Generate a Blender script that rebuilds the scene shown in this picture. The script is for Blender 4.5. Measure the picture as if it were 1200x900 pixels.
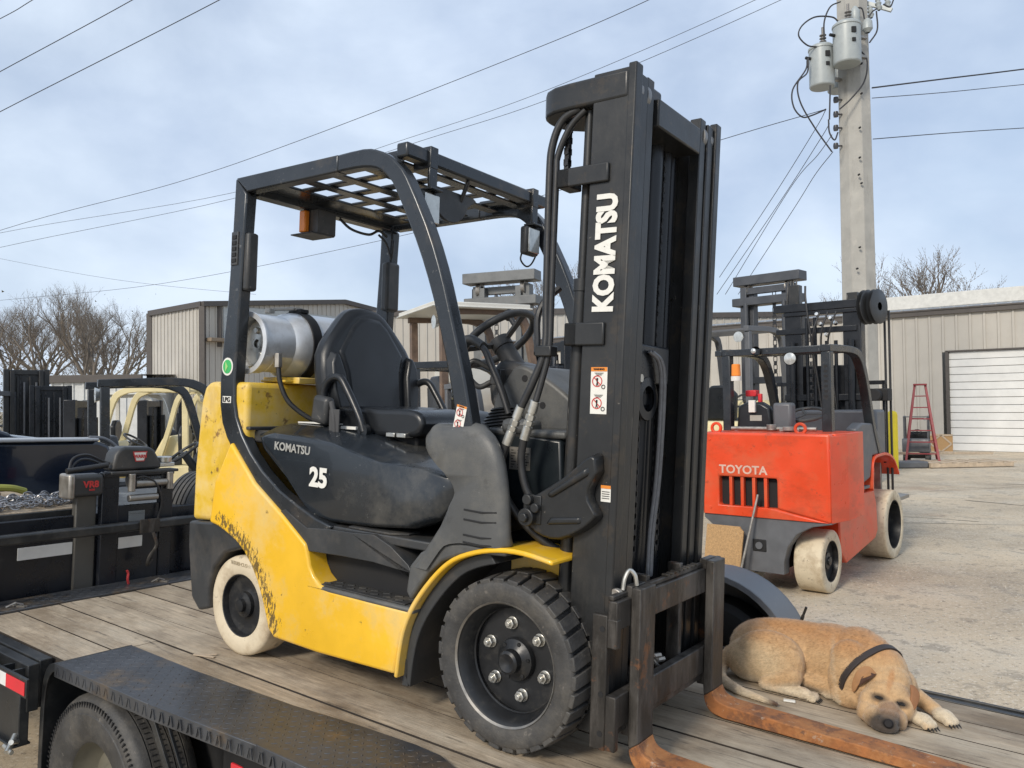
import bpy, bmesh, math, random
from mathutils import Vector as V, Matrix, Euler, noise
R = math.radians
random.seed(7)
sc = bpy.context.scene
for o in list(bpy.data.objects): bpy.data.objects.remove(o)
C = sc.collection
# ------------------------------------------------------------------ camera
RW = Matrix(((0.9999153414979681, -0.01301191135082441, 0.0),
             (0.0002864548987805773, 0.022012957221676673, 0.9997576444608701),
             (-0.01300875784203387, -0.9996730064762952, 0.022014820963441935)))
FOC, CAMH = 931.0, 1.9
cam = bpy.data.objects.new('camera', bpy.data.cameras.new('camera')); C.objects.link(cam)
cm = Matrix.Identity(4)
for i in range(3):
    cm[i][0] = RW[i][0]; cm[i][1] = -RW[i][1]; cm[i][2] = -RW[i][2]
cm[2][3] = CAMH
cam.matrix_world = cm
cam.data.sensor_width = 36; cam.data.lens = FOC / 1200 * 36
cam.data.clip_start = .05; cam.data.clip_end = 2000
sc.camera = cam
# ------------------------------------------------------------------ sky and sun
w = bpy.data.worlds.new('World'); sc.world = w; w.use_nodes = True
nt = w.node_tree; nt.nodes.clear()
N = nt.nodes.new; L = nt.links.new
out = N('ShaderNodeOutputWorld'); bg = N('ShaderNodeBackground')
SUN_EL, SUN_AZ = R(34), R(215)      # azimuth clockwise from +Y: behind the camera, to the left
sky = N('ShaderNodeTexSky'); sky.sky_type = 'NISHITA'; sky.sun_disc = False
sky.sun_elevation = SUN_EL; sky.sun_rotation = SUN_AZ; sky.air_density = 1.0; sky.dust_density = 2.0; sky.ozone_density = 2.0
tc = N('ShaderNodeTexCoord'); mp = N('ShaderNodeMapping'); mp.inputs['Scale'].default_value = (1.6, 1.6, 2.6)
nz = N('ShaderNodeTexNoise'); nz.inputs['Scale'].default_value = 1.5; nz.inputs['Detail'].default_value = 7; nz.inputs['Roughness'].default_value = .56
nz.inputs['Distortion'].default_value = .35
cr = N('ShaderNodeValToRGB'); cr.color_ramp.elements[0].position = .34; cr.color_ramp.elements[0].color = (.62, .62, .62, 1)
cr.color_ramp.elements[1].position = .66; cr.color_ramp.elements[1].color = (1, 1, 1, 1)
nz2 = N('ShaderNodeTexNoise'); nz2.inputs['Scale'].default_value = 1.9; nz2.inputs['Detail'].default_value = 6; nz2.inputs['Roughness'].default_value = .5
cc = N('ShaderNodeValToRGB'); cc.color_ramp.elements[0].position = .36; cc.color_ramp.elements[0].color = (4.3, 5.2, 6.7, 1)
cc.color_ramp.elements[1].position = .62; cc.color_ramp.elements[1].color = (6.35, 7.25, 8.45, 1)
mx = N('ShaderNodeMixRGB')
L(tc.outputs['Generated'], mp.inputs['Vector']); L(mp.outputs[0], nz.inputs['Vector']); L(mp.outputs[0], nz2.inputs['Vector'])
L(nz.outputs['Fac'], cr.inputs[0]); L(nz2.outputs['Fac'], cc.inputs[0])
L(cr.outputs[0], mx.inputs[0]); L(sky.outputs[0], mx.inputs[1]); L(cc.outputs[0], mx.inputs[2])
L(mx.outputs[0], bg.inputs[0]); bg.inputs[1].default_value = .093
L(bg.outputs[0], out.inputs[0])
sun = bpy.data.objects.new('sun', bpy.data.lights.new('sun', 'SUN')); C.objects.link(sun)
sun.data.energy = 1.9; sun.data.angle = R(12); sun.data.color = (1, .91, .78)
sd = V((math.sin(SUN_AZ) * math.cos(SUN_EL), math.cos(SUN_AZ) * math.cos(SUN_EL), math.sin(SUN_EL)))
sun.rotation_euler = sd.to_track_quat('Z', 'Y').to_euler()
sc.view_settings.view_transform = 'Standard'; sc.view_settings.look = 'None'
sc.view_settings.exposure = .50; sc.view_settings.gamma = 1
# ------------------------------------------------------------------ frames
# F: the trailer deck (x to its rear, y to its far side, z up; deck top z=0), it stands nose-up on the yard
O0 = V((1.54, -2.642, 1.15))
M3 = Matrix(((0.8081924620299955, 0.5872982588568085, 0.043654317789369415),
             (-0.5878104212436625, 0.8089975815971996, -0.0013496841225213406),
             (-0.036108904653038926, -0.02456965839493063, 0.9990457841816431)))
F = Matrix.Translation(V((0, 0, CAMH)) - M3 @ O0) @ M3.to_4x4()
W = Matrix.Identity(4)
def frame(x, y, az, z=0): return Matrix.Translation((x, y, z)) @ Matrix.Rotation(R(az), 4, 'Z')
def spot(px, dist, z=0):      # ground point under image column px at a given distance
    return ((px - 600) / FOC * dist, dist, z)
# ------------------------------------------------------------------ materials
def mat(name, col, rough=.5, metal=0., var=.12, vs=6., bump=0., bs=90., dirt=None, coat=0., stretch=None, rand=0., rvar=.12, spec=.5):
    m = bpy.data.materials.new(name); m.use_nodes = True; t = m.node_tree; n = t.nodes; l = t.links
    b = n['Principled BSDF']; b.inputs['Metallic'].default_value = metal
    b.inputs['Coat Weight'].default_value = coat; b.inputs['Specular IOR Level'].default_value = spec
    co = n.new('ShaderNodeTexCoord'); vec = co.outputs['Object']
    if stretch:
        mpp = n.new('ShaderNodeMapping'); mpp.inputs['Scale'].default_value = stretch; l.new(vec, mpp.inputs[0]); vec = mpp.outputs[0]
    a = n.new('ShaderNodeTexNoise'); a.inputs['Scale'].default_value = vs; a.inputs['Detail'].default_value = 6; a.inputs['Roughness'].default_value = .62
    l.new(vec, a.inputs['Vector'])
    rr = n.new('ShaderNodeMapRange'); rr.inputs[1].default_value = .3; rr.inputs[2].default_value = .7
    rr.inputs[3].default_value = 1 - var; rr.inputs[4].default_value = 1 + var
    l.new(a.outputs['Fac'], rr.inputs[0])
    mu = n.new('ShaderNodeVectorMath'); mu.operation = 'SCALE'; mu.inputs[0].default_value = col[:3]
    l.new(rr.outputs[0], mu.inputs['Scale']); c = mu.outputs[0]
    if rand:
        oi = n.new('ShaderNodeObjectInfo'); r2 = n.new('ShaderNodeMapRange'); r2.inputs[3].default_value = 1 - rand; r2.inputs[4].default_value = 1 + rand
        l.new(oi.outputs['Random'], r2.inputs[0]); m2 = n.new('ShaderNodeVectorMath'); m2.operation = 'SCALE'
        l.new(c, m2.inputs[0]); l.new(r2.outputs[0], m2.inputs['Scale']); c = m2.outputs[0]
    rmap = n.new('ShaderNodeMapRange'); rmap.inputs[1].default_value = .3; rmap.inputs[2].default_value = .7
    rmap.inputs[3].default_value = max(.03, rough - rvar); rmap.inputs[4].default_value = min(1, rough + rvar)
    l.new(a.outputs['Fac'], rmap.inputs[0]); l.new(rmap.outputs[0], b.inputs['Roughness'])
    for dd in (dirt or []):
        dc, lo, hi, ds = dd[:4]; damt = dd[4] if len(dd) > 4 else 1.
        dn = n.new('ShaderNodeTexNoise'); dn.inputs['Scale'].default_value = ds; dn.inputs['Detail'].default_value = 9; dn.inputs['Roughness'].default_value = .7
        if len(dd) > 5:
            dm = n.new('ShaderNodeMapping'); dm.inputs['Scale'].default_value = dd[5]; l.new(co.outputs['Object'], dm.inputs[0]); l.new(dm.outputs[0], dn.inputs['Vector'])
        else: l.new(vec, dn.inputs['Vector'])
        dr = n.new('ShaderNodeMapRange'); dr.inputs[1].default_value = lo; dr.inputs[2].default_value = hi; dr.inputs[4].default_value = damt
        l.new(dn.outputs['Fac'], dr.inputs[0])
        mm = n.new('ShaderNodeMixRGB'); mm.inputs[2].default_value = (*dc, 1); l.new(dr.outputs[0], mm.inputs[0]); l.new(c, mm.inputs[1]); c = mm.outputs[0]
    l.new(c, b.inputs['Base Color'])
    if bump:
        bn = n.new('ShaderNodeTexNoise'); bn.inputs['Scale'].default_value = bs; bn.inputs['Detail'].default_value = 4; l.new(vec, bn.inputs['Vector'])
        bp = n.new('ShaderNodeBump'); bp.inputs['Strength'].default_value = bump; bp.inputs['Distance'].default_value = .004
        l.new(bn.outputs['Fac'], bp.inputs['Height']); l.new(bp.outputs[0], b.inputs['Normal'])
    m['b'] = 1
    return m
dust = (.30, .26, .20)
YEL = mat('yellow_paint', (.80, .465, .022), .38, var=.10, vs=3, dirt=[((.72, .55, .26), .47, .66, 3.5, .6), ((.52, .36, .08), .55, .7, 7, .4), ((.06, .045, .03), .66, .70, 18, .8)], coat=.15, bump=.05, bs=30)
YELD = mat('faded_yellow_paint', (.74, .48, .04), .5, var=.18, vs=4, dirt=[((.66, .52, .28), .43, .62, 4, .7), ((.48, .30, .08), .52, .64, 6, .45, (1, 1, .4)), ((.16, .07, .03), .60, .65, 11, .8), ((.05, .04, .03), .63, .67, 24, .85)], bump=.08, bs=40)
GRD = mat('guard_grey_paint', (.045, .050, .056), .28, .5, var=.18, vs=5, dirt=[((.15, .12, .09), .54, .70, 4, .5), ((.3, .28, .25), .64, .67, 30, .5)], bump=.04, bs=60)
MAST = mat('mast_black_paint', (.026, .027, .028), .38, .25, var=.25, vs=4, dirt=[((.085, .078, .068), .52, .72, 4, .55, (1, 1, .35)), ((.06, .048, .036), .56, .62, 9, .5), ((.28, .26, .23), .655, .675, 14, .6, (1, 1, .12)), ((.24, .22, .19), .67, .69, 34, .6)], bump=.08, bs=70)
MASTD = mat('greasy_mast_channel', (.016, .018, .022), .32, .35, var=.3, vs=6, bump=.05)
CARR = mat('worn_carriage_steel', (.04, .036, .032), .5, .4, var=.35, vs=9, dirt=[((.13, .12, .11), .48, .62, 9, .7, (1, 1, .2)), ((.24, .10, .04), .57, .64, 7, .7), ((.02, .018, .016), .56, .62, 14, .7, (1, 1, .3))], bump=.2, bs=60)
RUST = mat('orange_rusted_steel', (.32, .125, .042), .75, .1, var=.35, vs=14, dirt=[((.50, .24, .09), .48, .64, 4, .75), ((.13, .06, .035), .50, .60, 11, .8), ((.09, .06, .05), .60, .64, 40, .7), ((.45, .36, .28), .60, .66, 26, .6)], bump=.35, bs=110)
HOOD = mat('glossy_black_hood', (.017, .021, .026), .22, 0, var=.2, vs=4, rvar=.08, dirt=[((.15, .14, .12), .48, .72, 3, .55), ((.4, .4, .38), .66, .675, 28, .6)], coat=.25, bump=.03, bs=14)
PLAS = mat('textured_dark_plastic', (.036, .038, .040), .45, var=.14, vs=7, dirt=[((.14, .12, .10), .48, .72, 5, .45), ((.25, .23, .2), .66, .685, 26, .5)], bump=.18, bs=320)
PLAG = mat('scuffed_grey_plastic', (.078, .080, .080), .46, var=.14, vs=6, dirt=[((.17, .16, .135), .48, .70, 4, .55), ((.04, .04, .04), .58, .66, 9, .5), ((.38, .37, .34), .66, .68, 30, .5)], bump=.2, bs=320)
RUBM = mat('black_rubber_mat', (.035, .035, .035), .7, var=.2, dirt=[((.17, .145, .11), .5, .75, 9, .7)], bump=.4, bs=150)
VINYL = mat('black_vinyl', (.014, .016, .019), .36, var=.15, vs=5, dirt=[((.09, .085, .075), .6, .85, 5, .4)], bump=.12, bs=260)
TYRE = mat('black_tyre_rubber', (.045, .044, .043), .62, var=.3, vs=10, dirt=[((.11, .10, .085), .47, .66, 7, .65), ((.19, .17, .145), .60, .66, 40, .5)], bump=.35, bs=120)
TYREW = mat('cream_nonmarking_tyre', (.64, .55, .40), .68, var=.08, vs=8, dirt=[((.40, .31, .20), .48, .64, 6, .75), ((.16, .13, .10), .59, .65, 16, .6)], bump=.2, bs=110)
RIM = mat('black_wheel_paint', (.020, .021, .023), .38, .2, var=.2, vs=9, dirt=[((.10, .092, .08), .52, .74, 12, .6)], bump=.1, bs=90)
ZINC = mat('zinc_plated_steel', (.55, .54, .50), .34, .85, var=.15, vs=20, dirt=[((.25, .22, .18), .56, .7, 30, .6)])
CHROME = mat('bright_fitting', (.68, .68, .66), .25, .9, var=.15, vs=30)
ALU = mat('aluminium_cylinder', (.78, .80, .82), .42, .55, var=.12, vs=5, dirt=[((.4, .38, .35), .5, .75, 8, .6)], bump=.06, bs=40)
HOSE = mat('hydraulic_hose_rubber', (.022, .022, .023), .45, var=.2, vs=20, bump=.1)
BLK = mat('dark_void_metal', (.010, .010, .011), .7, var=.2)
WHITE = mat('white_decal', (.72, .71, .66), .5, var=.06, vs=40, dirt=[((.3, .28, .24), .62, .7, 60, .6)])
ORG = mat('orange_decal', (.72, .24, .03), .5)
REDP = mat('red_print', (.52, .04, .04), .5)
PAINTB = mat('trailer_black_paint', (.024, .026, .028), .36, .15, var=.25, vs=5, dirt=[((.11, .10, .085), .5, .78, 5, .6)], bump=.08, bs=60)
DIAM = mat('diamond_plate_steel', (.10, .105, .115), .40, .6, var=.2, vs=3, dirt=[((.20, .15, .10), .52, .60, 1.7, .75), ((.05, .05, .055), .55, .7, 9, .6)], bump=.1, bs=60)
WOOD = mat('weathered_plank', (.42, .34, .245), .80, var=.24, vs=7, stretch=(.55, 9, 9), rand=.13,
           dirt=[((.15, .115, .08), .44, .62, 1.5, .85, (.7, 1.1, 1)), ((.20, .145, .09), .5, .62, 3.4, .6, (.5, 1, 1)), ((.53, .46, .355), .47, .66, 1.6, .75, (.6, 1.6, 1)), ((.05, .042, .035), .60, .66, 6, .75, (.4, 4, 1)), ((.11, .09, .07), .58, .62, 38, .4, (.05, 1, 1)), ((.06, .05, .04), .64, .655, 30, .8)], bump=.55, bs=26)
CONC = mat('dusty_concrete_yard', (.50, .415, .30), .9, var=.22, vs=.5, dirt=[((.27, .225, .17), .50, .64, .28, .75), ((.55, .49, .39), .48, .62, .8, .7), ((.30, .17, .095), .58, .68, .19, .6), ((.20, .17, .135), .54, .60, 3.2, .5), ((.16, .135, .11), .56, .62, 19, .7), ((.66, .60, .50), .55, .61, 32, .75), ((.22, .19, .15), .56, .62, 75, .6)], bump=.9, bs=38)
# wall and roof
SID = mat('tan_steel_siding', (.44, .415, .37), .55, .05, var=.06, vs=1.2, dirt=[((.32, .28, .23), .55, .8, .9, .5, (1, 1, .2))])
TRIM = mat('bronze_trim', (.085, .075, .068), .5, .2, var=.1)
ROOFM = mat('galvanised_roof', (.50, .51, .52), .5, .3, var=.15, vs=2)
SHUT = mat('white_roller_door', (.66, .66, .64), .5, .05, var=.08, vs=1.5)
POLE = mat('grey_concrete_pole', (.37, .36, .33), .8, var=.13, vs=2.5, dirt=[((.24, .23, .205), .55, .72, 6, .7, (1, 1, .25)), ((.50, .47, .42), .56, .7, 3, .6)], bump=.25, bs=20)
CAN = mat('transformer_grey', (.36, .39, .39), .45, .1, var=.08, dirt=[((.22, .2, .17), .6, .75, 9, .5)])
WIRE = mat('dark_cable', (.03, .03, .035), .6)
REDB = mat('orange_red_paint', (.72, .068, .018), .36, var=.12, vs=2.2, dirt=[((.60, .12, .05), .47, .62, 2.5, .6), ((.48, .06, .02), .5, .6, 1.6, .6, (1, 1, 2)), ((.30, .06, .03), .60, .66, 9, .6)], coat=.15, bump=.06, bs=25)
GREYP = mat('grey_machine_paint', (.115, .12, .13), .45, .1, var=.12, dirt=[((.22, .2, .17), .6, .8, 5, .5)])
CREAM = mat('cream_machine_paint', (.70, .60, .34), .42, var=.1, vs=3, dirt=[((.45, .38, .24), .55, .8, 4, .6)])
OFFW = mat('off_white_paint', (.60, .585, .53), .5, var=.1, vs=3)
AMB = mat('amber_beacon_lens', (.85, .26, .03), .2, var=.05); 
YELB = mat('safety_yellow', (.80, .62, .02), .4, var=.08)
NAVY = mat('dark_navy_car_paint', (.008, .014, .028), .12, .1, var=.1, coat=.6, rvar=.03)
GLASS = mat('tinted_glass', (.10, .13, .14), .08, 0, var=.05, rvar=.02)
LENS = mat('lamp_lens', (.55, .57, .56), .15, .4, var=.2, vs=30)
LADR = mat('red_fibreglass', (.24, .035, .04), .5, var=.15)
PLY = mat('chip_board', (.42, .26, .12), .8, var=.25, vs=60, dirt=[((.20, .11, .05), .56, .64, 90, .8), ((.6, .5, .36), .64, .7, 25, .6)], bump=.3)
PALW = mat('pale_pallet_wood', (.46, .37, .27), .8, var=.2, vs=10, bump=.2)
BARK = mat('bare_branch_bark', (.165, .14, .115), .9, var=.2, vs=4)
BRUSH = mat('winter_brush', (.13, .115, .07), .9, var=.35, vs=3)
TEAL = mat('dark_teal_panel', (.009, .013, .016), .35, var=.2)
NAVYS = mat('black_panel', (.011, .013, .018), .30, var=.2, dirt=[((.08, .075, .065), .6, .8, 6, .5)])
REFL = mat('reflective_white', (.70, .70, .68), .4); REFR = mat('reflective_red', (.62, .03, .04), .4)
DRAWN = mat('worn_bare_steel', (.33, .31, .28), .42, .7, var=.3, vs=14, dirt=[((.20, .12, .06), .6, .7, 18, .6)])
GRN = mat('green_print', (.05, .42, .12), .5)
# ------------------------------------------------------------------ mesh builder
class MB:
    def __init__(s): s.bm = bmesh.new()
    def box(s, c, d, rot=None):
        m = Matrix.Translation(c) @ (rot.to_4x4() if rot else Matrix.Identity(4)) @ Matrix.Diagonal((*d, 1))
        bmesh.ops.create_cube(s.bm, size=1, matrix=m); return s
    def b2(s, x0, x1, y0, y1, z0, z1): return s.box(((x0+x1)/2, (y0+y1)/2, (z0+z1)/2), (abs(x1-x0), abs(y1-y0), abs(z1-z0)))
    def cyl(s, a, b, r0, r1=None, n=20, caps=True):
        a, b = V(a), V(b); r1 = r0 if r1 is None else r1; d = b - a
        q = d.to_track_quat('Z', 'Y').to_matrix()
        A = [s.bm.verts.new(a + q @ V((r0*math.cos(2*math.pi*i/n), r0*math.sin(2*math.pi*i/n), 0))) for i in range(n)]
        B = [s.bm.verts.new(b + q @ V((r1*math.cos(2*math.pi*i/n), r1*math.sin(2*math.pi*i/n), 0))) for i in range(n)]
        for i in range(n): s.bm.faces.new((A[i], A[(i+1) % n], B[(i+1) % n], B[i]))
        if caps: s.bm.faces.new(A[::-1]); s.bm.faces.new(B)
        return s
    def bar(s, a, b, wd, ht, up=(0, 0, 1)):   # rectangular bar between two points
        a, b = V(a), V(b); d = (b - a); x = d.normalized(); u = V(up); y = u.cross(x).normalized(); z = x.cross(y)
        m = Matrix((x, y, z)).transposed()
        return s.box((a+b)/2, (d.length, wd, ht), m)
    def tube(s, pts, r, n=8, closed=False):
        pts = [V(p) for p in pts]; rings = []; k = len(pts)
        nrm = None
        for i, p in enumerate(pts):
            if closed: t = (pts[(i+1) % k] - pts[i-1]).normalized()
            else: t = (pts[min(i+1, k-1)] - pts[max(i-1, 0)]).normalized()
            if nrm is None:
                nrm = t.orthogonal().normalized()
            nrm = (nrm - t*nrm.dot(t)).normalized(); bn = t.cross(nrm)
            rr = r[i] if isinstance(r, (list, tuple)) else r
            rings.append([s.bm.verts.new(p + (nrm*math.cos(2*math.pi*j/n) + bn*math.sin(2*math.pi*j/n))*rr) for j in range(n)])
        for i in range(k if closed else k-1):
            A, B = rings[i], rings[(i+1) % k]
            for j in range(n): s.bm.faces.new((A[j], A[(j+1) % n], B[(j+1) % n], B[j]))
        if not closed: s.bm.faces.new(rings[0][::-1]); s.bm.faces.new(rings[-1])
        return s
    def prism(s, poly, a0, a1, axis='y', shift=(0, 0), scale=1.):
        # poly: list of 2D points in the plane perpendicular to axis; the a1 end may be shifted or scaled about its centre
        cx = sum(p[0] for p in poly)/len(poly); cy = sum(p[1] for p in poly)/len(poly)
        def P(u, v, a): return {'y': (u, a, v), 'x': (a, u, v), 'z': (u, v, a)}[axis]
        A = [s.bm.verts.new(P(u, v, a0)) for u, v in poly]
        B = [s.bm.verts.new(P(cx+(u-cx)*scale+shift[0], cy+(v-cy)*scale+shift[1], a1)) for u, v in poly]
        n = len(poly)
        for i in range(n): s.bm.faces.new((A[i], A[(i+1) % n], B[(i+1) % n], B[i]))
        s.bm.faces.new(A[::-1]); s.bm.faces.new(B); return s
    def strip(s, outer, inner, a0, a1, axis='y'):   # band between two polylines (same count), extruded: quads only
        def P(u, v, a): return {'y': (u, a, v), 'x': (a, u, v), 'z': (u, v, a)}[axis]
        f = s.bm.faces.new; n = len(outer)
        g = [[s.bm.verts.new(P(*p, a)) for p in q] for q in (outer, inner) for a in (a0, a1)]
        o0, o1, i0, i1 = g
        for i in range(n-1):
            f((o0[i], o0[i+1], o1[i+1], o1[i])); f((i0[i], i1[i], i1[i+1], i0[i+1]))
            f((o0[i], i0[i], i0[i+1], o0[i+1])); f((o1[i], o1[i+1], i1[i+1], i1[i]))
        f((o0[0], o1[0], i1[0], i0[0])); f((o0[-1], i0[-1], i1[-1], o1[-1])); return s
    def lathe(s, prof, c, ax, n=40, closed=False):   # prof: (radius, offset along axis)
        c = V(c); q = V(ax).to_track_quat('Z', 'Y').to_matrix(); rings = []
        for r, h in prof:
            if r < 1e-5: rings.append([s.bm.verts.new(c + q @ V((0, 0, h)))])
            else: rings.append([s.bm.verts.new(c + q @ V((r*math.cos(2*math.pi*i/n), r*math.sin(2*math.pi*i/n), h))) for i in range(n)])
        k = len(rings)
        for i in range(k if closed else k-1):
            A, B = rings[i], rings[(i+1) % k]
            for j in range(n):
                a0, a1, b0, b1 = A[j % len(A)], A[(j+1) % len(A)], B[j % len(B)], B[(j+1) % len(B)]
                vs = []
                for v_ in (a0, a1, b1, b0):
                    if v_ not in vs: vs.append(v_)
                if len(vs) > 2: s.bm.faces.new(vs)
        return s
    def quad(s, *p):
        s.bm.faces.new([s.bm.verts.new(q) for q in p]); return s
def shade_sides(me_, m2):  # gives upright faces a second, darker material: shade painted into the seams
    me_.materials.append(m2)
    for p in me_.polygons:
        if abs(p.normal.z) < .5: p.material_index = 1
def finish(o, bm, m, bevel=0, smooth=True, seg=2, angle=38):
    me = bpy.data.meshes.new(o if isinstance(o, str) else o.name)
    bmesh.ops.recalc_face_normals(bm, faces=bm.faces)
    for f in bm.faces: f.smooth = smooth
    bm.to_mesh(me); bm.free()
    if m: me.materials.append(m)
    if smooth: me.set_sharp_from_angle(angle=R(angle))
    return me
def bevmod(ob, bevel, seg=2):
    if bevel:
        b = ob.modifiers.new('bevel', 'BEVEL'); b.width = bevel; b.segments = seg; b.limit_method = 'ANGLE'; b.angle_limit = R(32); b.harden_normals = False
class Thing:
    def __init__(s, name, label, cat, frm, loc=(0, 0, 0), group=None, kind=None):
        s.fr = frm; s.loc = V(loc); s.r = bpy.data.objects.new(name, None); C.objects.link(s.r)
        s.r.empty_display_size = .1
        s.r.matrix_world = frm @ Matrix.Translation(s.loc)
        if label: s.r['label'] = label
        if cat: s.r['category'] = cat
        if group: s.r['group'] = group
        if kind: s.r['kind'] = kind
    def part(s, name, mb, m, bevel=0, parent=None, label=None, smooth=True, kind=None, seg=2, angle=38):
        mb.bm.transform(Matrix.Translation(-s.loc))
        me = finish(name, mb.bm, m, smooth=smooth, angle=angle)
        o = bpy.data.objects.new(name, me); C.objects.link(o); o.parent = parent or s.r
        bevmod(o, bevel, seg)
        if label: o['label'] = label
        if kind: o['kind'] = kind
        return o
    def inst(s, name, me, mtx, parent=None, bevel=0, label=None):
        o = bpy.data.objects.new(name, me); C.objects.link(o); o.parent = parent or s.r
        o.matrix_local = Matrix.Translation(-s.loc) @ mtx; bevmod(o, bevel)
        if label: o['label'] = label
        return o
def single(name, mb, m, label, cat, frm=W, loc=(0, 0, 0), bevel=0, group=None, kind=None, smooth=True):
    mb.bm.transform(Matrix.Translation(-V(loc)))
    me = finish(name, mb.bm, m, smooth=smooth); o = bpy.data.objects.new(name, me); C.objects.link(o)
    o.matrix_world = frm @ Matrix.Translation(loc); bevmod(o, bevel)
    if label: o['label'] = label
    if cat: o['category'] = cat
    if group: o['group'] = group
    if kind: o['kind'] = kind
    return o
def copy_thing(root, mtx, label, group=None):
    r = root.copy(); C.objects.link(r); r.matrix_world = mtx; r['label'] = label
    if group: r['group'] = group
    for ch in list(root.children):
        c = ch.copy(); C.objects.link(c); c.parent = r; c.matrix_local = ch.matrix_local.copy()
        for g in ch.children:
            d = g.copy(); C.objects.link(d); d.parent = c; d.matrix_local = g.matrix_local.copy()
    return r
def text_mesh(body, size, m, bold=0., width=1., ext=.0012):
    cu = bpy.data.curves.new('lettering', 'FONT'); cu.body = body; cu.size = size; cu.extrude = ext; cu.offset = bold; cu.resolution_u = 3
    cu.align_x = 'CENTER'; cu.align_y = 'CENTER'
    o = bpy.data.objects.new('lettering_tmp', cu); C.objects.link(o)
    dg = bpy.context.evaluated_depsgraph_get(); me = bpy.data.meshes.new_from_object(o.evaluated_get(dg))
    bpy.data.objects.remove(o); me.materials.clear(); me.materials.append(m)
    me.transform(Matrix.Diagonal((width, 1, 1, 1))); return me
def lettering(th, body, size, c, xd, yd, m, parent=None, bold=0., width=1., name='lettering'):
    me = text_mesh(body, size, m, bold, width); x = V(xd).normalized(); y = V(yd).normalized(); z = x.cross(y)
    mt = Matrix.Translation(c) @ Matrix((x, y, z)).transposed().to_4x4()
    return th.inst(name, me, mt, parent)
def bez(pts, n=6):      # Catmull-Rom through points
    P = [V(p) for p in pts]; P = [P[0]*2-P[1]] + P + [P[-1]*2-P[-2]]; out = []
    for i in range(1, len(P)-2):
        for k in range(n):
            t = k/n; a, b, c, d = P[i-1], P[i], P[i+1], P[i+2]
            out.append(.5*((2*b) + (c-a)*t + (2*a-5*b+4*c-d)*t*t + (3*b-a-3*c+d)*t*t*t))
    out.append(P[-2]); return out
def bez2(pts, n=4): return [(p.x, p.y) for p in bez([(a, b, 0) for a, b in pts], n)]
# ================================================================== THE YELLOW FORKLIFT ON THE TRAILER
NY, FY, CY = -.52, .45, -.035          # near and far faces of the overhead guard, centre line
fk = Thing('forklift', 'scuffed yellow and black forklift with its mast up front, standing on the wooden trailer deck', 'forklift', F)
# --- chassis core
m = MB(); m.b2(-1.16, -.50, -.44, .38, .16, .62); m.b2(-.50, .06, -.30, .23, .20, .60); m.b2(-1.60, -1.16, -.28, .21, .2, .60)
m.cyl((-1.46, -.42, .215), (-1.46, .35, .215), .05); m.b2(-.06, .2, -.3, .23, .3, .56)
fk.part('chassis', m, BLK, .01)
# --- counterweight: rounded in plan, sloping rear
m = MB()
prof = [(-1.52, .93), (-1.628, .743), (-1.658, .56), (-1.836, .55), (-1.832, .80), (-1.80, 1.10), (-1.775, 1.17), (-1.735, 1.195), (-1.45, 1.195), (-1.45, .93)]
m.prism(prof, -.506, .43)
fk.part('counterweight', m, YELD, .045, seg=4)
m = MB()
bp = [(-1.838, .545), (-1.835, .429), (-1.796, .201), (-1.734, .149), (-1.656, .172), (-1.668, .26), (-1.63, .36), (-1.553, .435), (-1.42, .475), (-1.30, .50), (-1.45, .56), (-1.60, .60), (-1.66, .56)]
m.prism(bp, -.52, -.36); m.prism([(u, v) for u, v in bp], .29, .45); m.b2(-1.80, -1.70, -.38, .32, .2, .55)
fk.part('rear_bumper', m, PLAS, .012)
m = MB(); m.tube([(-1.45, -.20, 1.0), (-1.44, -.1, .99)], .01); m.b2(-1.46, -1.43, -.5, .43, .985, 1.0)
fk.part('counterweight_lip', m, PLAS, .004)
# --- side panels (near and far)
sp = [(-1.517, .929), (-1.626, .743), (-1.654, .561), (-1.60, .553), (-1.542, .536), (-1.46, .505), (-1.396, .465), (-1.34, .41), (-1.30, .357), (-1.262, .29), (-1.235, .226), (-1.212, .17),
      (-1.175, .14), (-.908, .135), (-.482, .146), (-.472, .214), (-.452, .30), (-.418, .385), (-.633, .386), (-.846, .389), (-.90, .402), (-.94, .43), (-.965, .465), (-.982, .52), (-.995, .55), (-1.147, .650), (-1.34, .765)]
m = MB(); m.prism(sp, -.535, -.43)
pn = fk.part('side_panel', m, None, .012, label='yellow side panel with a black scrape along its rear wheel arch', seg=3)
m = MB(); m.prism(sp, .36, .465); fk.part('side_panel', m, YEL, .012)
# yellow paint with the scrape: distance to the arch line, broken up by noise
SCR = YEL.copy(); SCR.name = 'scraped_yellow_paint'; pn.data.materials.clear(); pn.data.materials.append(SCR)
t = SCR.node_tree; n_ = t.nodes.new; l_ = t.links.new; bs = t.nodes['Principled BSDF']
src = bs.inputs['Base Color'].links[0].from_socket
tcx = n_('ShaderNodeTexCoord'); sx = n_('ShaderNodeSeparateXYZ'); l_(tcx.outputs['Object'], sx.inputs[0])
def mth(op, a, b=None):
    q = n_('ShaderNodeMath'); q.operation = op
    for i, v_ in enumerate((a, b)):
        if v_ is None: continue
        if isinstance(v_, (int, float)): q.inputs[i].default_value = v_
        else: l_(v_, q.inputs[i])
    return q.outputs[0]
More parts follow.
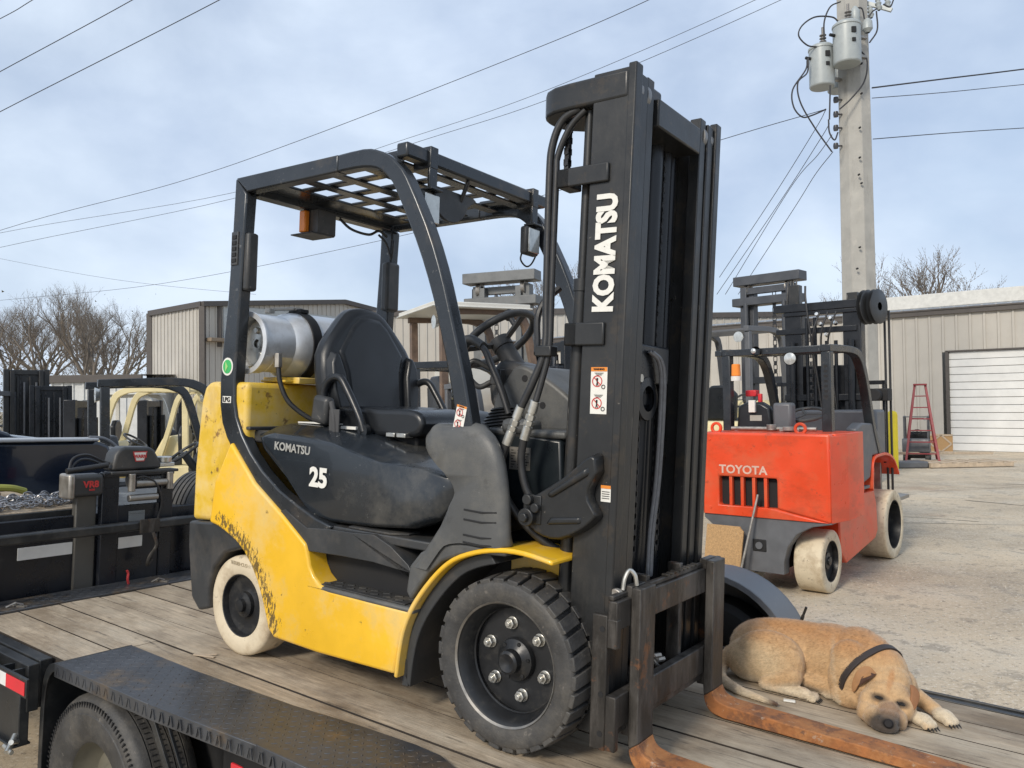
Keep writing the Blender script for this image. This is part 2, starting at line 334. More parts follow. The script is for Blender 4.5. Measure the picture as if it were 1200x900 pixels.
# signed distance from the line (-1.63,.60)-(-1.20,.20): the band hugs the arch
ln = math.hypot(.36, -.40); ux, uz = .36/ln, -.40/ln
dx = mth('ADD', sx.outputs[0], 1.60); dz = mth('SUBTRACT', sx.outputs[2], .60)
al = mth('ADD', mth('MULTIPLY', dx, ux), mth('MULTIPLY', dz, uz)); ac = mth('SUBTRACT', mth('MULTIPLY', dx, -uz), mth('MULTIPLY', dz, -ux))
bow = mth('MULTIPLY', mth('MULTIPLY', al, mth('SUBTRACT', .68, al)), .80)
dist = mth('ABSOLUTE', mth('SUBTRACT', ac, mth('ADD', bow, .004)))
nn = n_('ShaderNodeTexNoise'); nn.inputs['Scale'].default_value = 30; nn.inputs['Detail'].default_value = 10; nn.inputs['Roughness'].default_value = .75
mpn = n_('ShaderNodeMapping'); mpn.inputs['Rotation'].default_value = (0, R(48), 0); mpn.inputs['Scale'].default_value = (2.0, 1, .8); l_(tcx.outputs['Object'], mpn.inputs[0]); l_(mpn.outputs[0], nn.inputs['Vector'])
band = mth('SUBTRACT', mth('ADD', mth('MULTIPLY', nn.outputs['Fac'], .40), -.184), dist)
fade = mth('MULTIPLY', mth('GREATER_THAN', al, .0), mth('LESS_THAN', al, .62))
msk = mth('MULTIPLY', mth('MULTIPLY', mth('GREATER_THAN', band, .0), fade), .88)
mxx = n_('ShaderNodeMixRGB'); mxx.inputs[2].default_value = (.075, .055, .03, 1); l_(msk, mxx.inputs[0]); l_(src, mxx.inputs[1]); l_(mxx.outputs[0], bs.inputs['Base Color'])
# --- overhead guard: two bent side frames, cross plates, roof bars
fo = [(-1.575, 2.109), (-1.583, 1.85), (-1.600, 1.55), (-1.622, 1.35), (-1.634, 1.20), (-1.630, 1.09), (-1.610, 1.01), (-1.571, .945), (-1.50, .868), (-1.41, .790), (-1.29, .708), (-1.166, .628), (-1.07, .566), (-1.00, .522)]
fi = [(-1.490, 2.030), (-1.500, 1.85), (-1.512, 1.55), (-1.522, 1.35), (-1.528, 1.20), (-1.524, 1.11), (-1.505, 1.04), (-1.458, .962), (-1.39, .885), (-1.305, .815), (-1.19, .745), (-1.07, .695), (-.96, .655), (-.86, .632)]
go = bez2([(-.90, 2.109), (-.757, 2.110), (-.686, 2.096), (-.616, 2.065), (-.561, 2.021), (-.514, 1.966), (-.409, 1.78), (-.341, 1.626), (-.286, 1.465), (-.205, 1.202), (-.162, 1.021)], 2)
gi = bez2([(-.90, 2.040), (-.80, 2.040), (-.715, 2.032), (-.655, 2.010), (-.608, 1.972), (-.57, 1.920), (-.465, 1.730), (-.397, 1.580), (-.342, 1.43), (-.272, 1.195), (-.232, 1.02)], 2)
for y0, y1 in ((NY, NY+.058), (FY-.058, FY)):
    m = MB(); m.strip(fo, fi, y0, y1); fk.part('guard_rear_post', m, GRD, .008)
    m = MB(); m.prism([(-1.572, 2.109), (-1.488, 2.037), (-.899, 2.0405), (-.899, 2.1095)], y0, y1); fk.part('guard_side_rail', m, GRD, .006)
    m = MB(); m.strip(go, gi, y0, y1); fk.part('guard_front_post', m, GRD, .008)
m = MB(); m.b2(-1.485, -1.335, -.45, .38, 2.060, 2.072); fk.part('guard_rear_plate', m, GRD, .004)
m = MB(); m.b2(-1.565, -1.49, -.45, .38, 2.035, 2.10); fk.part('guard_rear_crossbar', m, GRD, .006)
for x in (-1.172, -.99, -.80, -.64):
    m = MB(); m.b2(x-.030, x+.030, -.45, .38, 2.053, 2.0615); fk.part('guard_crossbar', m, GRD, .003)
for i in range(5):
    y = -.315 + i*.148
    m = MB(); m.b2(-1.34, -.585, y-.024, y+.024, 2.062, 2.074); fk.part('guard_roof_bar', m, GRD, .004)
for y0, y1 in ((-.445, -.41), (.34, .375)):
    m = MB(); m.b2(-.86, -.585, y0, y1, 2.072, 2.106); fk.part('guard_beam_strap', m, GRD, .004)
m = MB(); m.b2(-.590, -.532, -.505, .43, 2.052, 2.108); fk.part('guard_front_beam', m, GRD, .008)
for y in (-.365, .33):       # straps that carry the work lamps
    m = MB(); m.b2(-.612, -.520, y-.022, y+.022, 2.035, 2.12); m.b2(-.535, -.522, y-.022, y+.022, 1.955, 2.045); m.b2(-.56, -.50, y-.035, y+.035, 1.948, 1.957)
    fk.part('lamp_bracket', m, GRD, .003)
    m = MB(); m.b2(-.565, -.525, y-.058, y+.045, 1.815, 1.945); lp = fk.part('work_lamp', m, PLAS, .012)
    m = MB(); m.b2(-.5245, -.517, y-.048, y+.036, 1.825, 1.935); fk.part('lamp_lens', m, LENS, .004, parent=lp)
    if y > 0:
        m = MB(); m.tube(bez([(-.56, y-.04, 1.83), (-.56, y-.05, 1.79), (-.555, y-.01, 1.765), (-.55, y+.03, 1.79), (-.545, y+.06, 1.86), (-.56, y+.05, 1.93)]), .004); fk.part('lamp_wire', m, HOSE, parent=lp)
# rear-view mirror disc under the front beam
m = MB(); pts = [(-.30, 2.00)] + [(-.185+.115*math.cos(R(a)), 1.985+.115*math.sin(R(a))) for a in range(200, 345, 16)] + [(-.02, 1.99), (-.04, 2.0)]
m.prism([(a, b) for a, b in pts], -.60, -.585, axis='x'); m.cyl((-.59, -.12, 1.97), (-.55, -.12, 2.05), .009)
fk.part('sun_visor_plate', m, PLAS, .003)
# beacon box and orange lamp at the rear
m = MB(); m.b2(-1.55, -1.44, -.155, -.045, 1.92, 2.035); m.b2(-1.60, -1.44, -.19, -.05, 1.914, 1.921); fk.part('beacon_box', m, PLAS, .004)
m = MB(); m.b2(-1.545, -1.50, -.185, -.157, 1.925, 2.03); fk.part('orange_strobe_lamp', m, AMB, .006)
m = MB(); m.tube(bez([(-1.50, .03, 2.03), (-1.49, .1, 1.99), (-1.49, .22, 1.985), (-1.50, .3, 2.02), (-1.5, .36, 2.0)]), .007); m.tube(bez([(-1.5, .3, 2.0), (-1.49, .35, 1.96), (-1.48, .38, 1.88)]), .006); m.tube(bez([(-1.5, .40, 2.0), (-1.47, .38, 1.96), (-1.48, .38, 1.88)]), .005)
fk.part('guard_wiring', m, HOSE)
# lamps on the rear posts
m = MB(); m.b2(-1.515, -1.475, -.51, -.455, 1.60, 1.86); fk.part('rear_lamp_box', m, PLAS, .012, label='slim black box on the near rear post')
m = MB(); m.b2(-1.50, -1.45, .325, .42, 1.60, 1.86); fk.part('rear_lamp_box', m, PLAS, .015, label='slim black box on the far rear post')
m = MB()
m.b2(-1.581, -1.533, NY-.005, NY, 1.715, 1.865); vg = fk.part('post_vent', m, PLAS, .003)
for i in range(5):
    m = MB(); m.b2(-1.572, -1.543, NY-.009, NY-.003, 1.728+i*.026, 1.744+i*.026); fk.part('vent_slot', m, BLK, parent=vg, smooth=False)
# decals on the near rear post
m = MB(); m.cyl((-1.580, NY-.0015, 1.262), (-1.580, NY+.001, 1.262), .040, n=28); dc = fk.part('round_decal', m, WHITE)
m = MB(); m.prism([(-1.580 + .031*math.cos(R(a)), 1.262 + .031*math.sin(R(a))) for a in range(0, 360, 15)], NY-.003, NY-.001); fk.part('green_leaf_mark', m, GRN, parent=dc)
m = MB(); m.prism([(-1.592, 1.285), (-1.575, 1.262), (-1.592, 1.238)], NY-.0045, NY-.0025); fk.part('green_leaf_mark', m, mat('pale_green', (.35, .6, .2), .5), parent=dc)
m = MB(); m.b2(-1.607, -1.545, NY-.0015, NY+.001, 1.10, 1.13); dc = fk.part('fuel_decal', m, WHITE)
lettering(fk, 'LPG', .03, (-1.576, NY-.003, 1.114), (1, 0, 0), (0, 0, 1), BLK, parent=dc, bold=.0006)
# --- running board: the black frame plate under the hood, the recessed step
m = MB(); m.prism([(-1.14, .672), (-1.05, .632), (-1.00, .612), (-.88, .622), (-.74, .625), (-.62, .632), (-.53, .60), (-.44, .545), (-.405, .50), (-.41, .515), (-.50, .522), (-.62, .53), (-.80, .528), (-.95, .523), (-1.01, .520), (-1.10, .575), (-1.20, .652)], -.525, -.40)
fk.part('sill_frame', m, PLAS, .012, seg=3)
m = MB(); m.b2(-.98, -.42, -.40, -.36, .39, .53); m.b2(-.98, -.40, -.535, -.36, .375, .398); fk.part('step_well', m, PLAG, .01)
m = MB(); m.b2(-.93, -.45, -.525, -.405, .398, .404); stm = fk.part('step_tread', m, RUBM, .002)
for i in range(7):
    for j in range(3):
        m = MB(); x, y = -.89+i*.065+(j % 2)*.03, -.50+j*.036
        m.bar((x-.014, y-.006, .405), (x+.014, y+.006, .405), .007, .006); fk.part('tread_cleat', m, RUBM, parent=stm, smooth=False)
m = MB(); m.b2(-1.0, -.28, -.505, .36, .60, .634); fk.part('floor_plate', m, PLAS, .006)
m = MB(); m.prism([(-.78, -.502), (-.56, -.502), (-.50, -.46), (-.50, -.40), (-.80, -.40)], .635, .643, axis='z'); fk.part('floor_mat', m, RUBM, .002)
# --- hood: lofted, glossy
def loft(mb, secs):
    rings = [[mb.bm.verts.new(p) for p in s_] for s_ in secs]
    for a, b in zip(rings, rings[1:]):
        for i in range(len(a)): mb.bm.faces.new((a[i], a[(i+1) % len(a)], b[(i+1) % len(b)], b[i]))
    mb.bm.faces.new(rings[0][::-1]); mb.bm.faces.new(rings[-1]); return mb
base = [(-1.40, .972), (-1.37, .915), (-1.30, .865), (-1.20, .795), (-1.10, .705), (-1.03, .652), (-.90, .638), (-.67, .645), (-.46, .665), (-.32, .72), (-.24, .80), (-.26, .87), (-.40, .895), (-.61, .905), (-.78, .935), (-.90, .962), (-1.10, .983), (-1.30, .990)]
def sec(y, top, inn):
    cx, cz = -.85, .84; r = []
    for x, z in base:
        k = 1 - inn
        zz = cz + (z-cz)*k + (top if z > cz else 0)
        r.append((cx+(x-cx)*k, y, zz))
    return r
m = MB(); loft(m, [sec(-.498, 0, .12), sec(-.494, 0, .07), sec(-.480, .0, .025), sec(-.45, .006, 0), sec(-.42, .014, 0), sec(-.38, .028, 0), sec(-.30, .035, 0), sec(.24, .035, 0), sec(.36, .012, 0), sec(.40, 0, .05)])
fk.part('hood', m, HOOD, .006, seg=2, angle=50)
m = MB(); m.prism([(-1.30, -.345), (-1.06, -.33), (-1.08, -.27), (-1.26, -.28)], 1.022, 1.0275, axis='z'); fk.part('hood_label', m, WHITE, label='pale paper label on top of the hood')
m = MB(); m.b2(-1.02, -.93, -.345, -.33, 1.008, 1.020); fk.part('hood_label', m, WHITE, label='narrow white strip on the hood')
for x in (-.80, -.74):
    m = MB(); m.b2(x, x+.05, -.30, -.25, .985, 1.003); fk.part('seat_rail_stop', m, ZINC, .003)
lettering(fk, 'KOMATSU', .047, (-1.135, -.5045, .922), (1, 0, -.11), (.0, 0, 1), mat('worn_white_letters', (.33, .33, .31), .6), bold=.0012, width=.98)
lettering(fk, '25', .105, (-.965, -.504, .812), (1, 0, -.04), (0, 0, 1), WHITE, bold=.0045, width=1.0)
# --- deck behind the seat and cylinder cradle
m = MB(); m.b2(-1.50, -1.28, -.46, .40, .93, .985); fk.part('rear_tray', m, PLAS, .01)
m = MB(); m.b2(-1.62, -1.36, -.30, -.20, 1.195, 1.225); m.b2(-1.62, -1.36, .12, .22, 1.195, 1.225); m.b2(-1.60, -1.40, -.33, .25, 1.20, 1.212)
fk.part('cylinder_cradle', m, YELD, .005)
# LPG cylinder lying across
TX, TZ = -1.555, 1.375
m = MB(); m.lathe([(0, -.33), (.08, -.325), (.125, -.295), (.150, -.25), (.160, -.20), (.160, .28), (.15, .33), (.11, .37), (0, .385)], (TX, 0, TZ), (0, 1, 0), 48)
cyl = fk.part('gas_cylinder', m, ALU, label='dull aluminium gas cylinder strapped across the back', angle=60)
# collar with openings: arc segments
m = MB()
def arcband(a0, a1, r0, r1, y0, y1, nseg=14):
    o_ = [(TX + r1*math.cos(R(a0+(a1-a0)*i/nseg)), TZ + r1*math.sin(R(a0+(a1-a0)*i/nseg))) for i in range(nseg+1)]
    i_ = [(TX + r0*math.cos(R(a0+(a1-a0)*i/nseg)), TZ + r0*math.sin(R(a0+(a1-a0)*i/nseg))) for i in range(nseg+1)]
    m.strip(o_, i_, y0, y1)
arcband(-25, 235, .126, .136, -.440, -.26, 30)
arcband(235, 335, .126, .136, -.440, -.38, 10)
arcband(286, 335, .126, .136, -.38, -.27, 6)
fk.part('collar', m, ALU, .003, parent=cyl)
m = MB(); m.lathe([(.120, 0), (.142, .003), (.142, .012), (.120, .015)], (TX, -.445, TZ), (0, 1, 0), 40, closed=True); fk.part('collar_rim', m, ALU, parent=cyl)
m = MB(); m.cyl((TX, -.38, TZ), (TX, -.30, TZ), .03); m.cyl((TX+.055, -.40, TZ+.05), (TX+.055, -.30, TZ+.05), .02); m.cyl((TX+.03, -.40, TZ-.06), (TX+.03, -.30, TZ-.06), .022); m.cyl((TX, -.40, TZ+.06), (TX, -.30, TZ+.06), .015); m.lathe([(.02, -.39), (.10, -.385), (.118, -.37), (.118, -.36), (.02, -.36)], (TX, 0, TZ), (0, 1, 0), 30)
fk.part('valve', m, ZINC, .003, parent=cyl)
m = MB(); m.lathe([(.161, -.028), (.168, -.028), (.168, .028), (.161, .028)], (TX, -.17, TZ), (0, 1, 0), 48, closed=True); m.b2(TX-.03, TX+.06, -.195, -.145, TZ+.16, TZ+.178)
fk.part('strap', m, BLK, .003, parent=cyl)
m = MB(); m.b2(TX-.02, TX+.03, -.20, -.15, TZ+.172, TZ+.186); m.cyl((TX+.02, -.20, TZ+.18), (TX-.04, -.28, TZ+.170), .008); m.b2(TX-.06, TX-.02, -.31, -.28, TZ+.150, TZ+.172)
fk.part('strap_latch', m, DRAWN, .003, parent=cyl)
m = MB(); m.cyl((TX+.05, -.36, TZ-.03), (TX+.135, -.375, TZ-.06), .016); m.cyl((TX+.138, -.375, TZ-.045), (TX+.142, -.375, TZ-.11), .019, n=6); fk.part('hose_fitting', m, DRAWN, .002)
m = MB(); m.tube(bez([(TX+.142, -.375, TZ-.10), (TX+.155, -.37, TZ-.18), (TX+.19, -.34, TZ-.27), (TX+.27, -.26, TZ-.345), (TX+.36, -.18, TZ-.36), (TX+.42, -.1, TZ-.35)]), .011, 10); fk.part('gas_hose', m, HOSE)
# --- seat
SX = -1.17
m = MB(); ol = bez2([(-.30, 1.03), (-.318, 1.18), (-.312, 1.33), (-.245, 1.43), (-.155, 1.525), (-.10, 1.553), (-.035, 1.56), (.03, 1.553), (.085, 1.525), (.175, 1.43), (.242, 1.33), (.248, 1.18), (.23, 1.03)], 2)
m.prism(ol, SX-.05, SX+.05, axis='x'); 
for v_ in m.bm.verts: v_.co.x -= (v_.co.z-1.03)*.16
st = fk.part('seat_back', m, VINYL, .035, seg=4, label='black vinyl seat back narrowing to a headrest')
def leanx(mb, k=.16, z0=1.03):
    for v_ in mb.bm.verts: v_.co.x -= (v_.co.z-z0)*k
    return mb
m = MB(); m.prism([(-.20, 1.04), (-.215, 1.25), (-.245, 1.345), (-.15, 1.475), (-.10, 1.515), (-.035, 1.522), (.03, 1.515), (.08, 1.475), (.175, 1.345), (.145, 1.25), (.13, 1.04)], SX+.035, SX+.062, axis='x', scale=.93); leanx(m); fk.part('back_cushion', m, VINYL, .018, parent=st, seg=3)
for s_ in (-1, 1):
    m = MB(); c0 = -.035; q = [(c0+s_*.175, 1.05), (c0+s_*.19, 1.25), (c0+s_*.222, 1.345), (c0+s_*.245, 1.355), (c0+s_*.272, 1.30), (c0+s_*.275, 1.17), (c0+s_*.25, 1.05)]
    m.prism(q, SX+.03, SX+.085, axis='x', scale=.86); leanx(m); fk.part('side_bolster', m, VINYL, .022, parent=st, seg=3)
m = MB(); cu = bez2([(-1.16, 1.03), (-1.16, 1.085), (-1.08, 1.105), (-.85, 1.098), (-.70, 1.10), (-.635, 1.085), (-.61, 1.045), (-.63, 1.005), (-.72, .985), (-1.10, .985)], 2)
m.prism(cu, -.285, .215); fk.part('seat_cushion', m, VINYL, .035, seg=4)
m = MB(); m.b2(-1.12, -.68, -.24, .17, .93, .99); fk.part('seat_base', m, BLK, .012)
for y in (-.325, .235):
    m = MB(); m.tube(bez([(-1.13, y, 1.02), (-1.16, y, 1.14), (-1.13, y, 1.21), (-1.06, y, 1.225), (-1.0, y, 1.16), (-.93, y, 1.06), (-.90, y, 1.0)]), .017, 10); m.cyl((-.90, y-.012, 1.005), (-.90, y+.012, 1.005), .028)
    fk.part('hip_restraint', m, VINYL)
m = MB(); m.box((-1.11, -.37, 1.085), (.10, .05, .12), Euler((0, .15, 0)).to_matrix()); fk.part('belt_reel', m, PLAS, .02, seg=3)
m = MB(); m.tube(bez([(-1.05, -.375, 1.12), (-1.02, -.385, 1.06), (-1.01, -.385, .99)]), [.012]*13); m.b2(-1.045, -.985, -.39, -.382, .985, 1.09); fk.part('seat_belt', m, mat('grey_webbing', (.06, .06, .062), .8), .002)
m = MB(); m.tube([(-1.01, -.41, .985), (-1.05, -.385, .975), (-.98, -.37, .972), (-.95, -.395, .98), (-1.01, -.41, .985)], .006); fk.part('belt_ring', m, ZINC)
# --- cowl at the foot of the front post
cp = [(-.355, 1.056), (-.30, 1.062), (-.17, 1.070), (-.10, 1.045), (-.055, 1.00), (-.025, .93), (-.005, .82), (.004, .70), (.002, .66), (-.14, .66), (-.22, .655), (-.30, .64), (-.36, .60), (-.43, .545), (-.405, .57), (-.30, .70), (-.235, .80), (-.235, .84), (-.262, .88), (-.315, .925), (-.36, .955), (-.386, .985), (-.388, 1.02)]
def fall(mb):       # the front of the cowl falls away towards the far side
    for v_ in mb.bm.verts:
        if v_.co.x > -.24 and v_.co.y > -.51: v_.co.x -= (v_.co.y+.51)*.75*min(1, (v_.co.x+.24)/.14)
    return mb
m = MB(); secs = []
cps = bez2(cp, 2)
for y, k in ((-.541, .60), (-.5385, .74), (-.534, .85), (-.526, .92), (-.513, .97), (-.495, 1), (-.45, 1), (-.40, .985), (-.35, .95)):
    secs.append([(-.20+(a-(-.20))*k, y, .84+(b-.84)*(k if b > .75 else 1)) for a, b in cps])
loft(m, secs); fall(m); fk.part('post_cowl', m, PLAG, 0, angle=60)
m = MB(); m.prism([(-.36, 1.05), (-.33, 1.062), (-.26, 1.062), (-.225, 1.03), (-.215, .93), (-.23, .86), (-.27, .86), (-.34, .93), (-.38, 1.0)], -.524, -.30); fk.part('cowl_lobe', m, PLAG, .03, seg=4)
m = MB(); m.prism([(-.43, .545), (-.38, .60), (-.30, .642), (-.2, .657), (.0, .661), (0, .635), (-.10, .63), (-.20, .612), (-.28, .58), (-.34, .53), (-.385, .47), (-.42, .42), (-.445, .45)], -.530, -.38); fk.part('cowl_skirt', m, PLAG, .012, seg=3)
m = MB()
fk_ribs = []
for z in (.775, .742, .69, .665):
    m = MB(); m.bar((-.175, -.540, z), (-.10, -.5405, z-.003), .008, .006); m.bar((-.10, -.5405, z-.003), (-.04, -.532, z+.002), .010, .006); fk.part('cowl_groove', m, BLK, .001)
m = MB(); m.cyl((-.232, -.5355, .705), (-.232, -.52, .705), .010)
fk.part('cowl_screw', m, BLK)
m = MB(); m.b2(-.17, -.04, -.36, -.27, 1.03, 1.085); fk.part('post_foot_cover', m, PLAG, .02)
# warning sticker on the front post
def sticker(th, c, wd, ht, nx=V((1, 0, 0)), ny=V((0, 0, 1)), bars=True, figs=True):
    nz_ = nx.cross(ny); rot = Matrix((nx, ny, nz_)).transposed()
    m = MB(); m.box(c, (wd, ht, .0012), rot); s_ = th.part('warning_sticker', m, WHITE, smooth=False)
    c = V(c)
    if bars:
        m = MB(); m.box(c + ny*ht*.455 + nz_*.0012, (wd*.98, ht*.09, .001), rot); th.part('sticker_band', m, ORG, parent=s_, smooth=False)
        lettering(th, 'WARNING', ht*.055, c + ny*ht*.455 + nz_*.0022, nx, ny, BLK, parent=s_, bold=.0002, name='sticker_lettering')
    if figs:
        for k in (.2, -.27):
            cc_ = c + ny*ht*k - nx*wd*.10 + nz_*.0012
            m = MB(); m.lathe([(wd*.26, 0), (wd*.31, 0), (wd*.31, .0008), (wd*.26, .0008)], cc_, nz_, 24, closed=True); m.bar(cc_-(nx-ny)*wd*.19, cc_+(nx-ny)*wd*.19, .0008, wd*.05, up=tuple(nx+ny)); th.part('prohibition_ring', m, REDP, parent=s_, smooth=False)
            m = MB(); m.cyl(cc_+ny*wd*.12, cc_+ny*wd*.12+nz_*.001, wd*.06, n=10); m.bar(cc_-ny*wd*.02, cc_+ny*wd*.08, .001, wd*.09, up=tuple(nx))
            m.bar(cc_-ny*wd*.02, cc_-ny*wd*.26-nx*wd*.05, .001, wd*.05, up=tuple(nx)); m.bar(cc_-ny*wd*.02, cc_-ny*wd*.26+nx*wd*.06, .001, wd*.05, up=tuple(nx)); th.part('figure_mark', m, BLK, parent=s_, smooth=False)
            m = MB(); m.lathe([(wd*.08, 0), (wd*.12, 0), (wd*.12, .0008), (wd*.08, .0008)], c + ny*ht*(k-.12) + nx*wd*.28 + nz_*.0012, nz_, 16, closed=True); th.part('figure_mark', m, BLK, parent=s_, smooth=False)
            m = MB()
            for q in range(3): m.box(c + ny*ht*(k+.175-q*.022) + nz_*.0012, (wd*(.55-.12*q), ht*.010, .0008), rot)
            th.part('print_line', m, BLK, parent=s_, smooth=False)
    return s_
sticker(fk, (-.222, NY-.0015, 1.085), .045, .085, nx=V((.97, 0, -.2)).normalized(), ny=V((.2, 0, .97)).normalized(), figs=True)
# --- front fender arch: painted band turning in over the wheel
fo_ = bez2([(-.482, .138), (-.474, .214), (-.456, .307), (-.425, .385), (-.375, .46), (-.30, .545), (-.226, .603), (-.13, .642), (-.03, .663), (.07, .666), (.185, .650)], 3)
fi_ = bez2([(-.466, .136), (-.458, .212), (-.440, .303), (-.408, .378), (-.360, .45), (-.288, .533), (-.217, .589), (-.125, .626), (-.03, .646), (.07, .649), (.185, .634)], 3)
m = MB(); m.strip(fo_, fi_, -.538, -.335); fk.part('front_fender', m, YEL, .006)
m = MB(); m.strip([(a+.002, b-.0) for a, b in fi_[:-8]], [(a+.03, b-.035) for a, b in fi_[:-8]], -.50, -.28); m.b2(-.475, -.445, -.5, -.3, .10, .2); fk.part('fender_liner', m, PLAS, .004)
m = MB(); m.b2(-.12, .155, -.335, -.31, .525, .625); m.b2(.125, .155, -.335, -.12, .50, .625); fk.part('axle_bracket', m, YEL, .004)
# --- wheels
def front_wheel(yo, yi, s_):
    cx, cz, Ro = 0.0, .286, .286
    ax = (0, -s_, 0); wd = abs(yo-yi)
    c = (cx, yo, cz); k = -1      # offsets go inward (negative along ax)
    m = MB(); m.lathe([(.168, -.075), (.172, -.070), (.172, -.092), (.06, -.092), (.06, -.10), (0, -.10)], c, ax, 48); m.lathe([(.200, -.012), (.190, -.020), (.182, -.050), (.172, -.072), (.172, -.10), (.20, -.11)], c, ax, 48)
    wh = fk.part('front_wheel', m, RIM, angle=45)
    m = MB(); m.lathe([(.198, -.010), (.206, -.004), (.240, .0), (.258, -.001), (.268, -.006), (.271, -.016), (.265, -.03), (.265, -wd+.03), (.262, -wd+.01), (.24, -wd), (.198, -wd)], c, ax, 96)
    ty = fk.part('tyre', m, TYRE, parent=wh, angle=50)
    m = MB(); nb = 30; q = V(ax).to_track_quat('Z', 'Y').to_matrix()
    for row in range(2):
        for i in range(nb):
            a0 = 2*math.pi*(i + .5*row)/nb; da = 2*math.pi/nb*.375
            h0, h1 = (-.004, -.094) if row == 0 else (-.100, -wd+.004)
            vs = []
            for (aa, sk) in ((a0-da, 0), (a0+da, 0)):
                for hh, skew in ((h0, -.0), (h1, .05*(1 if row == 0 else -1))):
                    for rr in (.258, .287 if hh not in (-.004,) else .279):
                        an = aa + skew; vs.append(m.bm.verts.new(V(c) + q @ V((rr*math.cos(an), rr*math.sin(an), hh))))
            # order: [a-,h0,(in,out)],[a-,h1],[a+,h0],[a+,h1]
            f = m.bm.faces.new
            A, B_, Cc, D = (vs[0], vs[1]), (vs[2], vs[3]), (vs[4], vs[5]), (vs[6], vs[7])
            f((A[1], B_[1], D[1], Cc[1])); f((A[0], A[1], Cc[1], Cc[0])); f((B_[0], D[0], D[1], B_[1])); f((A[0], B_[0], B_[1], A[1])); f((Cc[0], Cc[1], D[1], D[0]))
    fk.part('tread_lug', m, TYRE, .003, parent=wh)
    m = MB(); m.lathe([(.196, -.008), (.202, -.002), (.203, -.012)], c, ax, 64); fk.part('rim_edge', m, DRAWN, parent=wh)
    m = MB(); m.lathe([(.070, -.092), (.072, -.085), (.068, -.07), (.050, -.062), (.040, -.055), (.038, -.03), (.030, -.024), (.012, -.030), (0, -.034)], c, ax, 36)
    hb = fk.part('hub', m, RIM, parent=wh, angle=45)
    for i in range(6):
        a = R(102 + i*60); pc = V(c) + q @ V((.118*math.cos(a), .118*math.sin(a), 0)); A_ = V(ax)
        m = MB(); m.cyl(pc - A_*.092, pc - A_*.085, .022, n=20); m.cyl(pc - A_*.086, pc - A_*.066, .0185, n=6); m.cyl(pc - A_*.066, pc - A_*.055, .009, n=12)
        fk.part('lug_nut', m, ZINC, .002, parent=wh)
        a = R(130 + i*60); pc = V(c) + q @ V((.058*math.cos(a), .058*math.sin(a), 0))
        m = MB(); m.cyl(pc - A_*.075, pc - A_*.062, .007, n=6); fk.part('hub_bolt', m, RIM, parent=wh)
    return wh
front_wheel(-.535, -.335, 1); front_wheel(.465, .265, -1)
def plain_wheel(th, name, c, ax, Ro, Ri, wd, tm, rm, dish=.03, frm_label=None):
    m = MB(); m.lathe([(Ri, -dish), (Ri*.55, -dish-.012), (Ri*.42, -dish-.005), (Ri*.40, -dish+.012), (Ri*.22, -dish+.018), (Ri*.20, -dish+.034), (Ri*.09, -dish+.036), (0, -dish+.036)], c, ax, 40)
    m.lathe([(Ri, -.004), (Ri*.97, -.006), (Ri*.94, -dish), (Ri, -dish-.01)], c, ax, 40)
    wh = th.part(name, m, rm, label=frm_label, angle=45)
    m = MB(); m.lathe([(Ri, -.006), (Ri+.006, 0), (Ro-.02, 0), (Ro-.004, -.008), (Ro, -.02), (Ro, -wd+.02), (Ro-.005, -wd+.006), (Ro-.02, -wd), (Ri, -wd)], c, ax, 64)
    th.part('tyre', m, tm, parent=wh, angle=50); return wh
plain_wheel(fk, 'rear_wheel', (-1.455, -.50, .216), (0, -1, 0), .216, .135, .14, TYREW, RIM)
plain_wheel(fk, 'rear_wheel', (-1.455, .43, .216), (0, 1, 0), .216, .135, .14, TYREW, RIM)
lettering(fk, 'SOLID CUSHION', .022, (-1.44, -.5015, .395), (1, 0, -.1), (0, 0, 1), mat('tyre_print', (.42, .35, .24), .7))
# --- dashboard, steering column, levers
m = MB(); m.prism([(-.40, .60), (-.42, 1.02), (-.22, 1.045), (.08, 1.02), (.10, .70), (.02, .60)], -.34, .40); fk.part('front_cowl', m, TEAL, .012)
m = MB(); m.b2(-.42, .10, -.345, .405, 1.022, 1.05); fk.part('cowl_top', m, PLAG, .012, seg=3)
dbp = bez2([(-.36, 1.04), (-.345, 1.15), (-.30, 1.22), (-.24, 1.285), (-.16, 1.265), (-.06, 1.21), (.02, 1.15), (.06, 1.09), (.07, 1.04)], 3)
m = MB(); m.prism(dbp, -.17, .24, scale=1); fk.part('dashboard', m, PLAG, .035, seg=4)
m = MB(); m.prism([(-.40, 1.12), (-.42, 1.24), (-.36, 1.315), (-.24, 1.29), (-.16, 1.20), (-.25, 1.1)], -.13, .06); fk.part('column_cover', m, PLAS, .03, seg=3)
m = MB(); m.cyl((-.20, -.172, 1.235), (-.20, -.16, 1.235), .013); m.cyl((-.115, -.172, 1.135), (-.115, -.16, 1.135), .013); fk.part('dashboard_screw', m, BLK)
SW = V((-.43, -.04, 1.40)); swn = V((-.62, 0, .78)).normalized(); sq = swn.to_track_quat('Z', 'Y').to_matrix()
m = MB(); m.tube([SW + sq @ V((.165*math.cos(2*math.pi*i/36), .165*math.sin(2*math.pi*i/36), 0)) for i in range(36)], .0155, 12, closed=True)
for a in (90, 210, 330): m.bar(SW - swn*.03, SW + sq @ V((.16*math.cos(R(a)), .16*math.sin(R(a)), 0)), .03, .012, up=tuple(swn))
m.cyl(SW - swn*.05, SW - swn*.005, .045)
stw = fk.part('steering_wheel', m, PLAS, .002)
kp = SW + sq @ V((.165*math.cos(R(120)), .165*math.sin(R(120)), 0))
